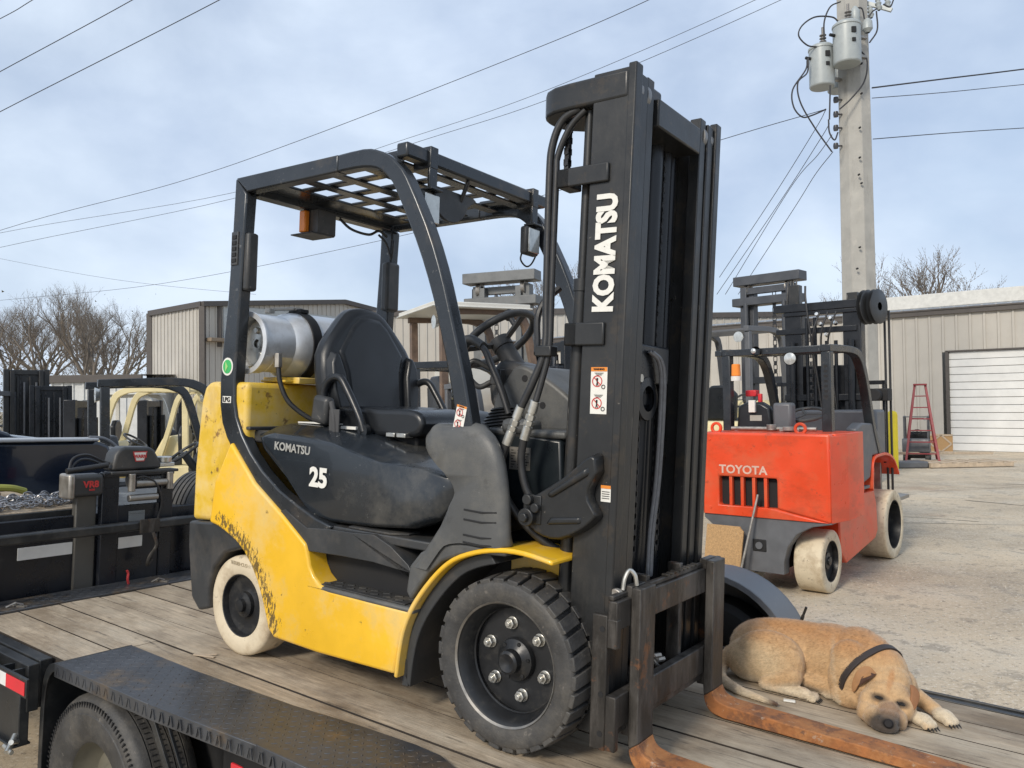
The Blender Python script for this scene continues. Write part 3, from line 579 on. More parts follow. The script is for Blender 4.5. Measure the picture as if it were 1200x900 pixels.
kp = SW + V((-.02, .135, .075)); m = MB(); m.cyl(kp, kp + swn*.035, .012); m.lathe([(0, 0), (.02, .004), (.026, .02), (.022, .038), (0, .045)], kp + swn*.03, tuple(swn), 20); fk.part('spinner_knob', m, PLAS, parent=stw)
m = MB(); m.cyl(SW - swn*.30, SW - swn*.03, .045, .04); fk.part('steering_column', m, PLAS)
m = MB()
for i in range(6): m.lathe([(.085-.009*i, 0), (.095-.009*i, .006), (.085-.009*i, .012)], (-.235, -.26, 1.05+.012*i), (-.15, 0, 1), 24)
for v_ in m.bm.verts: v_.co.y = -.26 + (v_.co.y+.26)*.8
fk.part('lever_bellows', m, HOSE)
for i in range(3):
    y = -.205 - i*.045; lx = -.24+.03*i
    m = MB(); m.tube(bez([(lx, y, 1.10), (lx-.04, y, 1.19), (lx-.09, y, 1.28), (lx-.13, y, 1.345), (lx-.19, y, 1.375), (lx-.26, y, 1.365)]), .0115, 10)
    lv = fk.part('control_lever', m, HOSE)
    m = MB(); m.tube(bez([(lx-.13, y, 1.352), (lx-.19, y, 1.379), (lx-.26, y, 1.368)]), [.013]*4 + [.017]*9 if False else .0165, 10); fk.part('lever_grip', m, PLAS, parent=lv)
m = MB(); m.tube(bez([(-.36, -.17, 1.22), (-.40, -.2, 1.20), (-.44, -.22, 1.25), (-.42, -.21, 1.30), (-.36, -.17, 1.27)]), .012); m.box((-.33, -.17, 1.24), (.05, .03, .06)); fk.part('parking_brake_handle', m, PLAS, .004)
m = MB(); m.b2(-.135, -.045, -.3435, -.3405, .905, .985)
fk.part('data_plate', m, DRAWN, smooth=False)
m = MB()
for r_ in range(7):
    for q in range(3): m.b2(-.128+q*.028, -.128+q*.028+.010+.012*((r_*7+q*3) % 3)/2, -.3445, -.3434, .912+r_*.010, .915+r_*.010)
fk.part('plate_print', m, BLK, smooth=False)
m = MB(); m.b2(-.19, -.13, -.325, -.27, 1.051, 1.054); fk.part('cowl_label', m, WHITE, smooth=False)
# ================================================================== mast (tilted forward 1.2 degrees)
MT = math.tan(R(1.2)); GREYR = mat('dull_roller_steel', (.22, .22, .22), .4, .6)
def tilt(mb):
    for v_ in mb.bm.verts: v_.co.x += (v_.co.z - .5)*MT
    return mb
XB, XF = .180, .332      # back and front of the outer rails at z=.5
YN, YF_ = -.42, .29; ZT = 2.235
def rail(mb, ysgn, y0, x0, x1, z0, z1, flange=.024, web=.014, depth=.052):
    # C channel: web at y0, flanges reaching inward
    yi = y0 + ysgn*web; yd = y0 + ysgn*depth
    mb.b2(x0, x1, y0, yi, z0, z1); mb.b2(x0, x0+flange, yi, yd, z0, z1); mb.b2(x1-flange, x1, yi, yd, z0, z1)
for sg, y0 in ((1, YN), (-1, YF_)):
    m = MB(); m.b2(XB, XF-.0, y0, y0+sg*.016, .10, ZT-.012); m.b2(XF-.026, XF+.004, y0-sg*.001, y0+sg*.046, .10, ZT); m.b2(XB, XB+.022, y0+sg*.016, y0+sg*.046, .10, ZT-.012); tilt(m)
    fk.part('outer_mast_rail', m, MAST, .005)
    m = MB(); y = y0+sg*.054; m.b2(XB+.012, XF-.026, y, y+sg*.014, .16, ZT-.02); m.b2(XF-.048, XF-.006, y, y+sg*.050, .16, ZT-.02); m.b2(XB+.012, XB+.03, y+sg*.014, y+sg*.05, .16, ZT-.02); tilt(m)
    fk.part('middle_mast_rail', m, MAST, .004)
    m = MB(); y = y0+sg*.112; m.b2(XB+.024, XF-.03, y, y+sg*.014, .20, ZT-.03); m.b2(XF-.056, XF-.012, y-sg*.0, y+sg*.048, .20, ZT-.01); m.b2(XB+.024, XB+.04, y+sg*.014, y+sg*.045, .20, ZT-.03); tilt(m)
    fk.part('inner_mast_rail', m, MAST, .004)
    for yy in (.054, .11):
        m = MB(); m.cyl((XF-.052, y0+sg*(yy-.004), 2.165), (XF-.052, y0+sg*(yy+.020), 2.165), .048, n=28); tilt(m); fk.part('mast_roller', m, GREYR, .002)
m = MB(); m.cyl((.215, -.045, .3), (.215, -.045, 2.09), .040); m.cyl((.215, .05, .3), (.215, .05, 2.09), .030); m.cyl((.215, .105, .3), (.215, .105, 2.09), .022); tilt(m); fk.part('tall_cylinder', m, MASTD)
m = MB(); m.b2(.19, .205, -.25, -.03, .9, 2.12); tilt(m); fk.part('mast_back_plate', m, MASTD, .003)
# top cap bracket with hooked nose
m = MB()
capn = bez2([(.02, -.40), (-.01, -.36), (-.015, -.30), (.005, -.24), (.05, -.20)], 3)
cap = [(.345, YN-.004), (.12, YN-.004), (.06, -.418)] + capn + [(.17, -.18), (.345, -.18)]
m.prism(cap, 2.125, 2.215, axis='z'); fk.part('mast_top_bracket', m, MAST, .010, seg=3)
for bb in ((.20, .33, -.24, .11, 2.08, 2.175), (.20, .225, -.30, .17, 1.55, 1.62), (.20, .225, -.30, .17, .95, 1.02), (.19, .215, -.30, .17, 1.93, 2.04), (.17, .2, -.36, .23, .28, .40)):
    m = MB(); m.b2(*bb); tilt(m); fk.part('mast_crossmember', m, MAST, .006)
# mid brackets on the near rail and their far twins
for z0, z1, xa in ((1.862, 1.925, .09), (1.335, 1.41, .135)):
    for sg, y0 in ((1, YN), (-1, YF_)):
        m = MB(); m.b2(xa, .285, y0-sg*.012, y0-sg*.001, z0, z1); m.b2(xa, xa+.05, y0-sg*.012, y0+sg*.07, z0, z1); fk.part('rail_bracket', m, MAST, .005)
# lift cylinders behind the rails
for y in (-.375, .245):
    m = MB(); m.cyl((.13, y, .30), (.165, y, 1.52), .026); m.cyl((.166, y, 1.52), (.167, y, 1.56), .030); fk.part('lift_cylinder', m, MAST)
    m = MB(); m.cyl((.167, y, 1.55), (.18, y, 2.12), .017); fk.part('piston_rod', m, MAST)
m = MB(); m.cyl((.20, -.065, .25), (.22, -.065, 1.15), .045); m.cyl((.222, -.065, 1.15), (.223, -.065, 1.19), .05); fk.part('centre_cylinder', m, MASTD)
m = MB(); m.cyl((.22, -.065, 1.18), (.235, -.065, 1.34), .024); fk.part('piston_rod', m, CHROME, label='short bright piston rod between the chains')
m = MB(); m.b2(.20, .29, -.20, .05, 1.22, 1.36); fk.part('chain_head', m, MASTD, .008)
m = MB(); m.cyl((.285, -.185, 1.24), (.30, -.185, 1.24), .014); fk.part('chain_head_bolt', m, ZINC)
m = MB(); m.lathe([(.045, -.02), (.075, -.018), (.078, -.012), (.062, -.006), (.062, .006), (.078, .012), (.075, .018), (.045, .02)], (.275, -.12, 1.17), (1, .0, 0), 36); fk.part('hose_sheave', m, MASTD, angle=50)
# chains: link plates and pins
def chain(th, x0, y, z0, z1, x1=None, w_=.020, pitch=.019, name='lift_chain', parent=None):
    m = MB(); k = int((z1-z0)/pitch); x1 = x0 if x1 is None else x1
    for i in range(k):
        z = z0 + (i+.5)*pitch; x = x0 + (x1-x0)*(i/k); o = .0 if i % 2 else .004
        for s_ in (-1, 1): m.box((x, y + s_*(w_/2-o), z), (.017, .0045, pitch*1.12))
        m.cyl((x, y-w_*.62, z+pitch/2), (x, y+w_*.62, z+pitch/2), .004, n=6)
        if i % 2 == 0: m.box((x, y, z), (.015, w_*.4, pitch))
    return th.part(name, m, CHROMEK, smooth=False, parent=parent)
CHROMEK = mat('greased_chain', (.055, .055, .058), .38, .75, var=.4, vs=40)
for y in (-.155, .025): chain(fk, .262, y, .62, 1.23, .268, w_=.026)
for y in (-.155, .025): chain(fk, .245, y, 1.36, 2.10, .262, w_=.024)
chain(fk, .10, -.385, 1.93, 2.13, .105, name='side_chain')
m = MB()
for i, (yy, xx) in enumerate(((-.075, .30), (-.060, .303), (-.045, .30))):
    m.tube(bez([(xx, yy-.06, 1.335), (xx+.01, yy-.005, 1.30), (xx+.01, yy+.02, 1.20), (xx, yy+.02, .9), (xx-.005, yy-.01, .7), (xx, yy-.03, .55)]), .0065, 8)
fk.part('carriage_hose', m, mat('grey_hose', (.13, .13, .135), .4, var=.25, vs=50))
# hoses outside the near rail, rigid pipe
m = MB(); m.tube(bez([(.155, -.40, 2.13), (.09, -.405, 2.10), (.055, -.41, 2.02), (.048, -.412, 1.90), (.055, -.42, 1.5), (.062, -.43, 1.33), (.03, -.445, 1.22), (-.01, -.455, 1.13)]), .0135, 10)
m.tube(bez([(.175, -.40, 2.12), (.12, -.405, 2.07), (.078, -.41, 1.98), (.075, -.412, 1.90), (.075, -.42, 1.5), (.078, -.428, 1.33), (.06, -.44, 1.22), (.045, -.45, 1.15)]), .011, 10)
fk.part('mast_hose', m, HOSE)
m = MB(); m.tube(bez([(.03, -.30, 1.55), (-.005, -.34, 1.50), (-.02, -.36, 1.44), (.01, -.40, 1.35), (.03, -.43, 1.31)]), .012); fk.part('mast_hose', m, HOSE, label='short hose looping back to the mast clamp')
m = MB(); m.b2(.035, .10, -.455, -.41, 1.30, 1.335); fk.part('hose_clamp', m, MAST, .004)
for a, b in (((-.012, -.455, 1.13), (-.065, -.46, 1.0)), ((.043, -.452, 1.15), (.005, -.455, 1.02))):
    a, b = V(a), V(b)
    m = MB(); m.cyl(a, a.lerp(b, .30), .0165); m.cyl(a.lerp(b, .30), a.lerp(b, .36), .0135); m.cyl(a.lerp(b, .36), a.lerp(b, .48), .0175, n=6); m.cyl(a.lerp(b, .52), a.lerp(b, .62), .0175, n=6); m.cyl(a.lerp(b, .48), a.lerp(b, .66), .0125); m.cyl(a.lerp(b, .66), b, .0165)
    fk.part('hose_coupling', m, ZINC)
m = MB(); m.tube(bez([(-.066, -.46, 1.0), (-.085, -.46, .93), (-.075, -.455, .84), (-.02, -.43, .75), (.06, -.40, .68), (.12, -.36, .64)]), .0145, 10)
m.tube(bez([(.004, -.455, 1.02), (-.008, -.45, .95), (.01, -.445, .86), (.06, -.43, .77), (.10, -.41, .70)]), .0135, 10); fk.part('mast_hose', m, HOSE, label='two hoses drooping from bright couplings beside the mast')
# tilt arm plates
ap = bez2([(.292, .985), (.272, .992), (.235, .965), (.16, .905), (.075, .852), (.02, .815), (.005, .77), (.03, .728), (.09, .700), (.16, .700), (.235, .735), (.285, .775), (.298, .80), (.270, .84), (.268, .88), (.298, .935)], 2)
for sg, y0 in ((1, YN), (-1, YF_)):
    m = MB(); m.prism(ap, y0-sg*.002, y0-sg*.045, scale=.93); ar = fk.part('tilt_arm', m, MAST, .012, seg=3)
    m = MB(); m.prism([(.27, .955), (.10, .845), (.12, .83), (.275, .925)], y0-sg*.038, y0-sg*.056, scale=.8); fk.part('arm_rib', m, MAST, .008, parent=ar, seg=3)
    m = MB(); m.prism([(.10, .745), (.25, .765), (.25, .79), (.12, .775)], y0-sg*.038, y0-sg*.053, scale=.8); fk.part('arm_rib', m, MAST, .008, parent=ar, seg=3)
    m = MB(); m.cyl((.045, y0-sg*.035, .768), (.045, y0-sg*.075, .768), .030); m.cyl((.045, y0-sg*.075, .768), (.045, y0-sg*.09, .768), .017, n=6); m.cyl((.045, y0-sg*.035, .825), (.045, y0-sg*.07, .825), .018); m.cyl((.075, y0-sg*.035, .80), (.075, y0-sg*.068, .80), .016); m.b2(.02, .09, y0-sg*.05, y0-sg*.04, .745, .84)
    fk.part('tilt_pin', m, MAST, .003, parent=ar)
m = MB(); m.cyl((-.30, -.33, .66), (.04, -.40, .77), .035); m.cyl((-.30, .2, .66), (.04, .27, .77), .035); fk.part('tilt_cylinder', m, MASTD)
# lettering up the near rail
lettering(fk, 'KOMATSU', .098, (.2815+(1.63-.5)*MT-.024, YN-.0035, 1.632), (MT, 0, 1), (-1, 0, MT), WHITE, bold=.0052, width=.83)
sticker(fk, (.268, YN-.002, 1.19), .060, .150)
m = MB(); m.b2(.287, .322, YN-.003, YN-.0015, .838, .888); s2 = fk.part('small_sticker', m, WHITE, smooth=False)
m = MB(); m.b2(.287, .322, YN-.0045, YN-.003, .880, .890); fk.part('sticker_band', m, ORG, parent=s2, smooth=False)
m = MB()
for q in range(4): m.b2(.291, .318, YN-.0045, YN-.003, .848+q*.007, .850+q*.007)
fk.part('print_line', m, BLK, parent=s2, smooth=False)
# ================================================================== carriage and forks
m = MB(); m.b2(.352, .385, -.475, .40, .455, .545); m.b2(.352, .372, -.475, .40, .545, .562)
cb = fk.part('carriage_upper_bar', m, CARR, .004)
m = MB()
for i in range(8): m.b2(.352, .378, -.10+i*.035, -.085+i*.035, .5625, .569)
fk.part('notch_row', m, CARR, .001, parent=cb)
m = MB(); m.b2(.352, .385, -.475, .40, .155, .255); m.b2(.352, .375, -.475, .40, .13, .156); fk.part('carriage_lower_bar', m, CARR, .004)
for y0, y1 in ((-.475, -.452), (.378, .40)):
    m = MB(); m.b2(.298, .352, y0, y1, .085, .498); m.b2(.352, .388, y0-.002, y1+.001, .0895, .256); m.b2(.352, .388, y0-.002, y1+.001, .40, .49)
    cs = fk.part('carriage_side_plate', m, CARR, .004)
    for z in (.455, .255, .135):
        m = MB(); m.cyl((.335, y0-.0015, z), (.335, y0+.004, z), .009); fk.part('bolt_hole', m, BLK, parent=cs)
for y in (-.20, .07):
    m = MB(); m.b2(.30, .352, y-.012, y+.012, .12, .58); fk.part('carriage_upright', m, CARR, .004)
m = MB(); m.cyl((.32, -.25, .52), (.32, -.30, .52), .03); m.cyl((.345, -.42, .545), (.345, -.40, .545), .025); fk.part('carriage_roller', m, DRAWN, .003)
def fork(yc, lab):
    h = .0535
    xb, xf = .387, .421
    o_ = [(xb, .575), (xb, .12), (xb+.006, .06), (xb+.03, .022), (xb+.08, .008), (1.0, .004), (1.50, .002)]
    i_ = [(xf, .575), (xf, .13), (xf+.006, .09), (xf+.025, .066), (xf+.065, .056), (1.0, .040), (1.50, .012)]
    oo = bez2(o_[1:5], 4); ii = bez2(i_[1:5], 4)
    m = MB(); m.strip([o_[0]] + oo[:4], [i_[0]] + ii[:4], yc-h, yc+h)
    f_ = fk.part('fork', m, CARR, .004, label=lab)
    m = MB(); m.strip(oo[3:] + o_[5:], ii[3:] + i_[5:], yc-h+.0004, yc+h-.0004); fk.part('fork_blade', m, RUST, .004, parent=f_)
    m = MB(); m.b2(xb-.028, xb, yc-h*.9, yc+h*.9, .535, .578); fk.part('fork_hook', m, CARR, .003, parent=f_)
    m = MB(); m.b2(xb-.03, xb, yc-h*.8, yc+h*.8, .11, .16); fk.part('fork_hook', m, CARR, .003, parent=f_)
    return f_
fn = fork(-.3365, 'near fork with orange rust on its blade'); fork(.2605, 'far fork with orange rust on its blade, the dog beside it')
m = MB(); m.tube(bez([(.36, -.395, .565), (.362, -.39, .60), (.37, -.375, .625), (.385, -.365, .61), (.39, -.36, .578)]), .007); fk.part('locking_pin', m, ZINC)
m = MB(); m.b2(.36, .388, .32, .375, .30, .53); m.b2(.30, .36, .318, .33, .12, .55); fk.part('carriage_end_plate', m, CARR, .004)
m = MB()
for a in ((-.17, .37), (-.14, .35), (-.11, .31)): m.tube(bez([(.31, a[0], a[1]), (.33, a[0]+.02, a[1]-.05), (.335, a[0]+.06, a[1]-.085)]), .007); m.cyl((.335, a[0]+.06, a[1]-.085), (.34, a[0]+.10, a[1]-.09), .009, n=6)
fk.part('hydraulic_fitting', m, DRAWN)
# ================================================================== THE TRAILER
EDGE = mat('shaded_plank_edge', (.035, .028, .022), .9, var=.3)  # near-black plank sides, painted so the sunlit gaps read as shaded seams
tr = Thing('flatbed_trailer', 'black flatbed trailer with a weathered plank deck and diamond plate fender under the yellow forklift', 'trailer', F, (-.8, -.04, 0))
ys = [-1.01, -.81, -.612, -.405, -.20, .008, .21, .41, .61, .805, .995]
random.seed(3)
for a, b in zip(ys, ys[1:]):
    x1 = 2.6 if a > -.75 else -1.905
    if a < -.75: pass
    dzz = random.uniform(-.003, .001)
    m = MB(); m.b2(-2.852 + random.uniform(-.004, .004), x1, a+.004, b-.004, -.045, dzz); shade_sides(tr.part('plank', m, WOOD, 0).data, EDGE)
m = MB(); m.b2(-1.905, 2.6, -.73, -.617, -.0455, -.003)     # the board beside the fender is cut narrower
shade_sides(tr.part('plank', m, WOOD, 0).data, EDGE)
# steel rails
m = MB(); m.b2(-2.85, 2.6, -.70, .99, -.062, -.050); m.b2(-2.85, -1.92, -1.0, -.70, -.062, -.050); tr.part('seam_shade_sheet', m, BLK)  # added black sheet: keeps the plank gaps dark instead of showing bright ground
m = MB()
m.bar((-1.60, -.62, .003), (-1.50, -.585, .004), .014, .004); m.bar((-1.57, -.60, .003), (-1.52, -.56, .006), .010, .004)
single('wood_splinter', m, PALW, 'two pale wood splinters lying on the planks by the cream rear tyre', 'splinter', F, (-1.55, -.6, 0))
m = MB(); m.box((.60, .565, .004), (.045, .022, .006), Euler((0, 0, .3)).to_matrix()); single('paper_scrap', m, WHITE, 'tiny pale scrap on the deck beside the hind paw of the dog', 'scrap', F, (.6, .565, 0), bevel=.002)
m = MB(); m.b2(-4.0, -2.012, -1.07, -1.018, -.20, -.002); m.b2(-4.0, -1.99, -1.125, -1.078, -.20, -.006); tr.part('side_rail', m, PAINTB, .004)
m = MB(); m.b2(-4.0, -1.86, -1.185, -1.172, -.095, -.018); rb = tr.part('rub_rail', m, PAINTB, .003)
for i in range(5):
    x = -2.02 - i*.42
    m = MB(); m.b2(x-.006, x+.006, -1.172, -1.125, -.10, -.02); m.b2(x-.10, x-.09, -1.172, -1.125, -.10, -.02); tr.part('stake_pocket', m, PAINTB, parent=rb)
for i in range(5):
    m = MB(); x0 = -1.87-.17*(i+1); m.b2(x0, x0+.17, -1.1875, -1.1855, -.085, -.032); tr.part('reflective_strip', m, REFR if i % 2 == 0 else REFL, parent=rb, smooth=False)
m = MB(); m.b2(-4.0, -1.995, -1.15, -1.11, -.33, -.10); m.b2(-4.0, -1.995, -1.17, -1.10, -.335, -.325); tr.part('frame_beam', m, PAINTB, .004)
m = MB(); m.b2(-1.85, 2.6, -.74, -.70, -.33, -.06); m.b2(-4, 2.6, .70, .74, -.33, -.06); m.b2(-4, 2.6, -.45, -.38, -.3, -.06); tr.part('frame_beam', m, PAINTB, .004)
m = MB(); m.b2(-4.0, 2.6, 1.0, 1.035, -.10, .002); m.b2(-4.0, 2.6, 1.04, 1.055, -.14, .010); tr.part('side_rail', m, PAINTB, .003, label='thin black steel edge rail on the far side of the deck')
m = MB(); m.cyl((-2.02, -1.15, -.29), (-1.97, -1.20, -.33), .012); m.cyl((-2.0, -1.15, -.31), (-1.96, -1.19, -.29), .010); m.cyl((-2.02, -1.19, -.32), (-1.95, -1.19, -.33), .009); tr.part('air_fitting', m, ZINC)
# fender
fz = .012
top = [(-1.885, -1.062), (-1.2, -1.048), (-.62, -1.01), (-.36, -1.01), (-.15, -.985), (-.03, -.93), (.03, -.86), (.02, -.78), (-.03, -.72), (-.12, -.685), (-.235, -.678), (-.48, -.69), (-.80, -.722), (-1.40, -.745), (-1.892, -.742)]
m = MB(); m.prism(top, fz-.006, fz, axis='z'); fd = tr.part('fender', m, DIAM, .002, seg=1)
lipO = [(a, b-.004) for a, b in top[:9]]
m = MB()
for (a, b), (c_, d_) in zip(lipO, lipO[1:]):
    m.bar((a, b, fz-.026), (c_, d_, fz-.026), .006, .056)
tr.part('fender_lip', m, DIAM, .002, parent=fd)
sk = bez2([(-1.885, .014), (-1.935, -.005), (-1.975, -.06), (-1.995, -.16), (-2.0, -.40), (-2.0, -.62)], 4); ski = [(a+.02 if i else a, b-.035 if i < 3 else b) for i, (a, b) in enumerate(sk)]
m = MB(); m.strip(sk, [(a+.006, b-.004) for a, b in sk], -1.064, -.742); m.strip(sk, [(a+.030, b-.030*(1-i/len(sk))) for i, (a, b) in enumerate(sk)], -1.068, -1.062); tr.part('fender_apron', m, PAINTB, .002, parent=fd)
m = MB(); m.b2(-1.98, .05, -.742, -.735, -.5, -.046); tr.part('wheel_well_wall', m, BLK)
m = MB(); m.bar((-1.22, -1.03, -.03), (-1.05, -1.0, -.35), .03, .012, up=(0, 1, 0)); m.bar((-1.09, -1.04, -.03), (-.95, -1.0, -.35), .008, .012, up=(0, 1, 0)); tr.part('fender_brace', m, PAINTB, .002)
m = MB(); m.b2(-.76, -.70, -1.01, -1.0, -.12, -.085); tr.part('amber_marker', m, REFR, .003); m = MB(); m.b2(-1.1, .2, -.80, -.79, -.6, -.05); tr.part('suspension_guard', m, BLK)
def inpoly(x, y, P):
    c_ = False
    for (x1, y1), (x2, y2) in zip(P, P[1:]+P[:1]):
        if (y1 > y) != (y2 > y) and x < (x2-x1)*(y-y1)/(y2-y1)+x1: c_ = not c_
    return c_
def lozenges(mb, P, z, pitch=.031, ln=.023, wd=.0085, hh=.0013):
    xs = [p[0] for p in P]; ysq = [p[1] for p in P]; i = 0; x = min(xs)
    while x < max(xs):
        y = min(ysq); j = 0
        while y < max(ysq):
            if all(inpoly(x+dx_, y+dy_, P) for dx_, dy_ in ((.012, .012), (-.012, -.012), (.012, -.012), (-.012, .012))):
                a = R(45) if (i+j) % 2 else R(-45); c_, s_ = math.cos(a), math.sin(a)
                pts = [(x+c_*ln/2, y+s_*ln/2), (x-s_*wd/2, y+c_*wd/2), (x-c_*ln/2, y-s_*ln/2), (x+s_*wd/2, y-c_*wd/2)]
                vb = [mb.bm.verts.new((u, v_, z)) for u, v_ in pts]; vt = [mb.bm.verts.new((x+(u-x)*.6, y+(v_-y)*.6, z+hh)) for u, v_ in pts]
                for k in range(4): mb.bm.faces.new((vb[k], vb[(k+1) % 4], vt[(k+1) % 4], vt[k]))
                mb.bm.faces.new(vt)
            y += pitch; j += 1
        x += pitch; i += 1
m = MB(); lozenges(m, top, fz); tr.part('raised_tread', m, DIAM, parent=fd, kind='stuff')
m = MB()
for i in range(62):
    x = -1.87 + i*.0265; y = -1.0675 + (.038*max(0, x+1.2)/.7 if x > -1.2 else 0) + (.014*(x+1.885)/.685 if x < -1.2 else .012)
    if x < -.4: m.bar((x, y-.0015, fz-.044), (x+.010*(-1)**i, y-.0015, fz-.010), .005, .004, up=(0, 1, 0))
tr.part('raised_tread', m, DIAM, parent=fd, kind='stuff')
# trailer wheel
tw = (-1.60, -1.045, -.452)
m = MB(); m.lathe([(.20, -.02), (.19, -.06), (.15, -.10), (.10, -.09), (.07, -.05), (.05, -.02), (0, -.015)], tw, (0, -1, 0), 48); wh = tr.part('wheel', m, mat('dusty_wheel', (.13, .12, .09), .7, var=.2))
m = MB(); prf = [(.20, -.02), (.215, -.004), (.28, .006), (.315, .008), (.318, .004), (.345, .002), (.365, -.006), (.380, -.018), (.386, -.030)]
for gk in range(4):
    h = -.052 - gk*.045
    prf += [(.388, h+.004), (.389, h), (.379, h-.001), (.379, h-.006), (.389, h-.007)]
prf += [(.386, -.222), (.375, -.235), (.33, -.245), (.20, -.235)]
m.lathe(prf, tw, (0, -1, 0), 120); tr.part('tyre', m, TYRE, parent=wh, angle=40)
m = MB(); q = V((0, -1, 0)).to_track_quat('Z', 'Y').to_matrix()
for i in range(110):
    a = 2*math.pi*i/110; 
    for rr, hh, dr in ((.352, .002, .022), (.3895, -.075, 0), (.3895, -.120, 0), (.3895, -.165, 0)):
        p = V(tw) + q @ V((rr*math.cos(a), rr*math.sin(a), hh)); er = q @ V((math.cos(a), math.sin(a), 0)); et = q @ V((-math.sin(a), math.cos(a), 0))
        if dr: m.box(p, (dr, .006, .004), Matrix((er, et, V((0, -1, 0)))).transposed())
        else: m.box(p, (.002, .003, .022), Matrix((er, et, V((0, -1, 0)))).transposed())
tr.part('tread_sipe', m, BLK, parent=wh, kind='stuff', smooth=False)
# diamond plate at the front edge of the deck
m = MB(); fpl = [(-3.08, -1.10), (-2.858, -1.10), (-2.858, 1.0), (-3.08, 1.0)]; m.prism(fpl, -.04, .010, axis='z'); fp = tr.part('front_plate', m, DIAM, .003)
m = MB(); lozenges(m, fpl, .010, pitch=.034); tr.part('raised_tread', m, DIAM, parent=fp, kind='stuff')
for y in (-.80, -.02):
    m = MB(); m.tube([(-2.93, y-.04, .012), (-2.92, y, .03), (-2.93, y+.04, .012)], .006); m.bar((-2.96, y, .014), (-2.87, y+.03, .014), .02, .006); tr.part('tie_down_ring', m, DRAWN)
# neck: head wall, posts, planks on top, bar
m = MB(); m.b2(-3.16, -3.12, -1.4, 1.0, -.35, .42); tr.part('head_wall', m, NAVYS, .006)
m = MB(); m.b2(-3.15, -3.10, -.43, -.315, -.02, .53); tr.part('post', m, mat('brown_grey_steel', (.10, .095, .085), .5, .3), .006, label='dull brown grey upright post on the head wall')
for y in (-.875, .30):
    m = MB(); m.b2(-3.03, -2.985, y-.03, y+.02, .0, .325); tr.part('bar_post', m, PAINTB, .005)
m = MB(); m.b2(-3.03, -2.975, -1.5, .62, .315, .37); tr.part('tie_bar', m, PAINTB, .012)
m = MB(); m.b2(-3.117, -3.113, -.72, -.435, .205, .272); tr.part('reflective_label', m, REFL, .001, label='long pale sticker on the head wall')
m = MB(); m.b2(-3.117, -3.113, -1.25, -.93, .20, .268); tr.part('reflective_label', m, REFL, .001, label='pale sticker at the left end of the head wall')
random.seed(5)
for i in range(5):
    y = -3.18 - i*.2
    m = MB(); m.b2(y-.19, y, -1.7, -.32, .42, .455 + random.uniform(-.003, .003)); tr.part('plank', m, WOOD, .005)
m = MB(); m.b2(-3.20, -3.165, -1.7, -.32, .36, .45); tr.part('neck_beam', m, PAINTB, .004)
m = MB(); m.b2(-4.3, -3.16, -1.7, .9, .30, .415); m.b2(-4.3, -3.2, -.32, .9, -.3, .41); tr.part('neck_frame', m, PAINTB, .004)
m = MB(); m.b2(-3.12, -3.07, -.30, -.20, 0, .655); m.b2(-3.12, -3.07, .06, .14, 0, .655); m.b2(-3.115, -3.08, -.20, .06, .0, .46); m.b2(-3.11, -3.06, -.30, .14, .63, .66); wp = tr.part('winch_tower', m, NAVYS, .005)
m = MB(); m.b2(-3.0785, -3.076, -.135, -.035, .315, .42); tr.part('rating_label', m, mat('grey_label', (.2, .21, .21), .5), parent=wp, smooth=False)
m = MB(); m.b2(-3.0785, -3.076, -.135, -.035, .40, .408); tr.part('label_edge', m, WHITE, parent=wp, smooth=False)
m = MB(); m.b2(-3.0795, -3.077, -.19, -.045, .205, .27); q1 = tr.part('warning_label', m, REFL, parent=wp, smooth=False)
# winch: a thing standing on the tower
wi = Thing('winch', 'black electric winch with grey rollers and red lettering on the trailer head wall', 'winch', F, (-3.1, -.08, .66))
# local axes: lettering faces +x (towards the deck); letters run along +y
m = MB(); m.prism([(-.245, .665), (-.225, .76), (-.205, .79), (-.17, .805), (-.02, .80), (.01, .785), (.06, .70), (.06, .665)], -3.20, -3.075, axis='x', scale=1); wi.part('winch_cover', m, PLAS, .016, seg=3)
m = MB(); m.prism([(-.125, .775), (-.035, .775), (-.053, .715), (-.107, .715)], -3.0745, -3.0725, axis='x'); lg = wi.part('badge', m, REDP)
m = MB(); m.prism([(-.117, .769), (-.043, .769), (-.057, .721), (-.103, .721)], -3.0735, -3.0715, axis='x'); wi.part('badge_panel', m, WHITE, parent=lg)
lettering(wi, 'WARN', .026, (-3.0708, -.080, .745), (0, 1, 0), (0, 0, 1), REDP, parent=lg, bold=.0012)
m = MB(); m.b2(-3.14, -3.05, -.26, .16, .645, .662); wi.part('base_flange', m, PLAS, .004)
for y in (-.135, .105):
    m = MB(); m.cyl((-3.055, y, .54), (-3.055, y, .645), .021); wi.part('fairlead_roller', m, DRAWN, .003)
for z, a, b in ((.585, -.11, .085), (.50, -.15, .03)):
    m = MB(); m.cyl((-3.058, a, z), (-3.058, b, z), .021); wi.part('fairlead_roller', m, DRAWN, .003)
m = MB(); m.cyl((-3.13, -.11, .60), (-3.13, .08, .60), .05)
for i in range(14): m.lathe([(.052, -.006), (.058, 0), (.052, .006)], (-3.13, -.10+i*.013, .60), (0, 1, 0), 20)
wi.part('rope_drum', m, mat('wire_rope', (.12, .12, .12), .4, .6), .002)
m = MB(); m.b2(-3.16, -3.05, -.48, -.30, .53, .655); wi.part('motor_housing', m, PLAS, .02, seg=3); m = MB(); m.b2(-3.17, -3.04, -.50, -.465, .52, .66); wi.part('motor_end_plate', m, DRAWN, .012)
lettering(wi, 'VR8', .05, (-3.0485, -.375, .598), (0, 1, 0), (0, 0, 1), REDP, bold=.002)
lettering(wi, '8000', .016, (-3.0485, -.37, .568), (0, 1, 0), (0, 0, 1), REDP, bold=.0004)
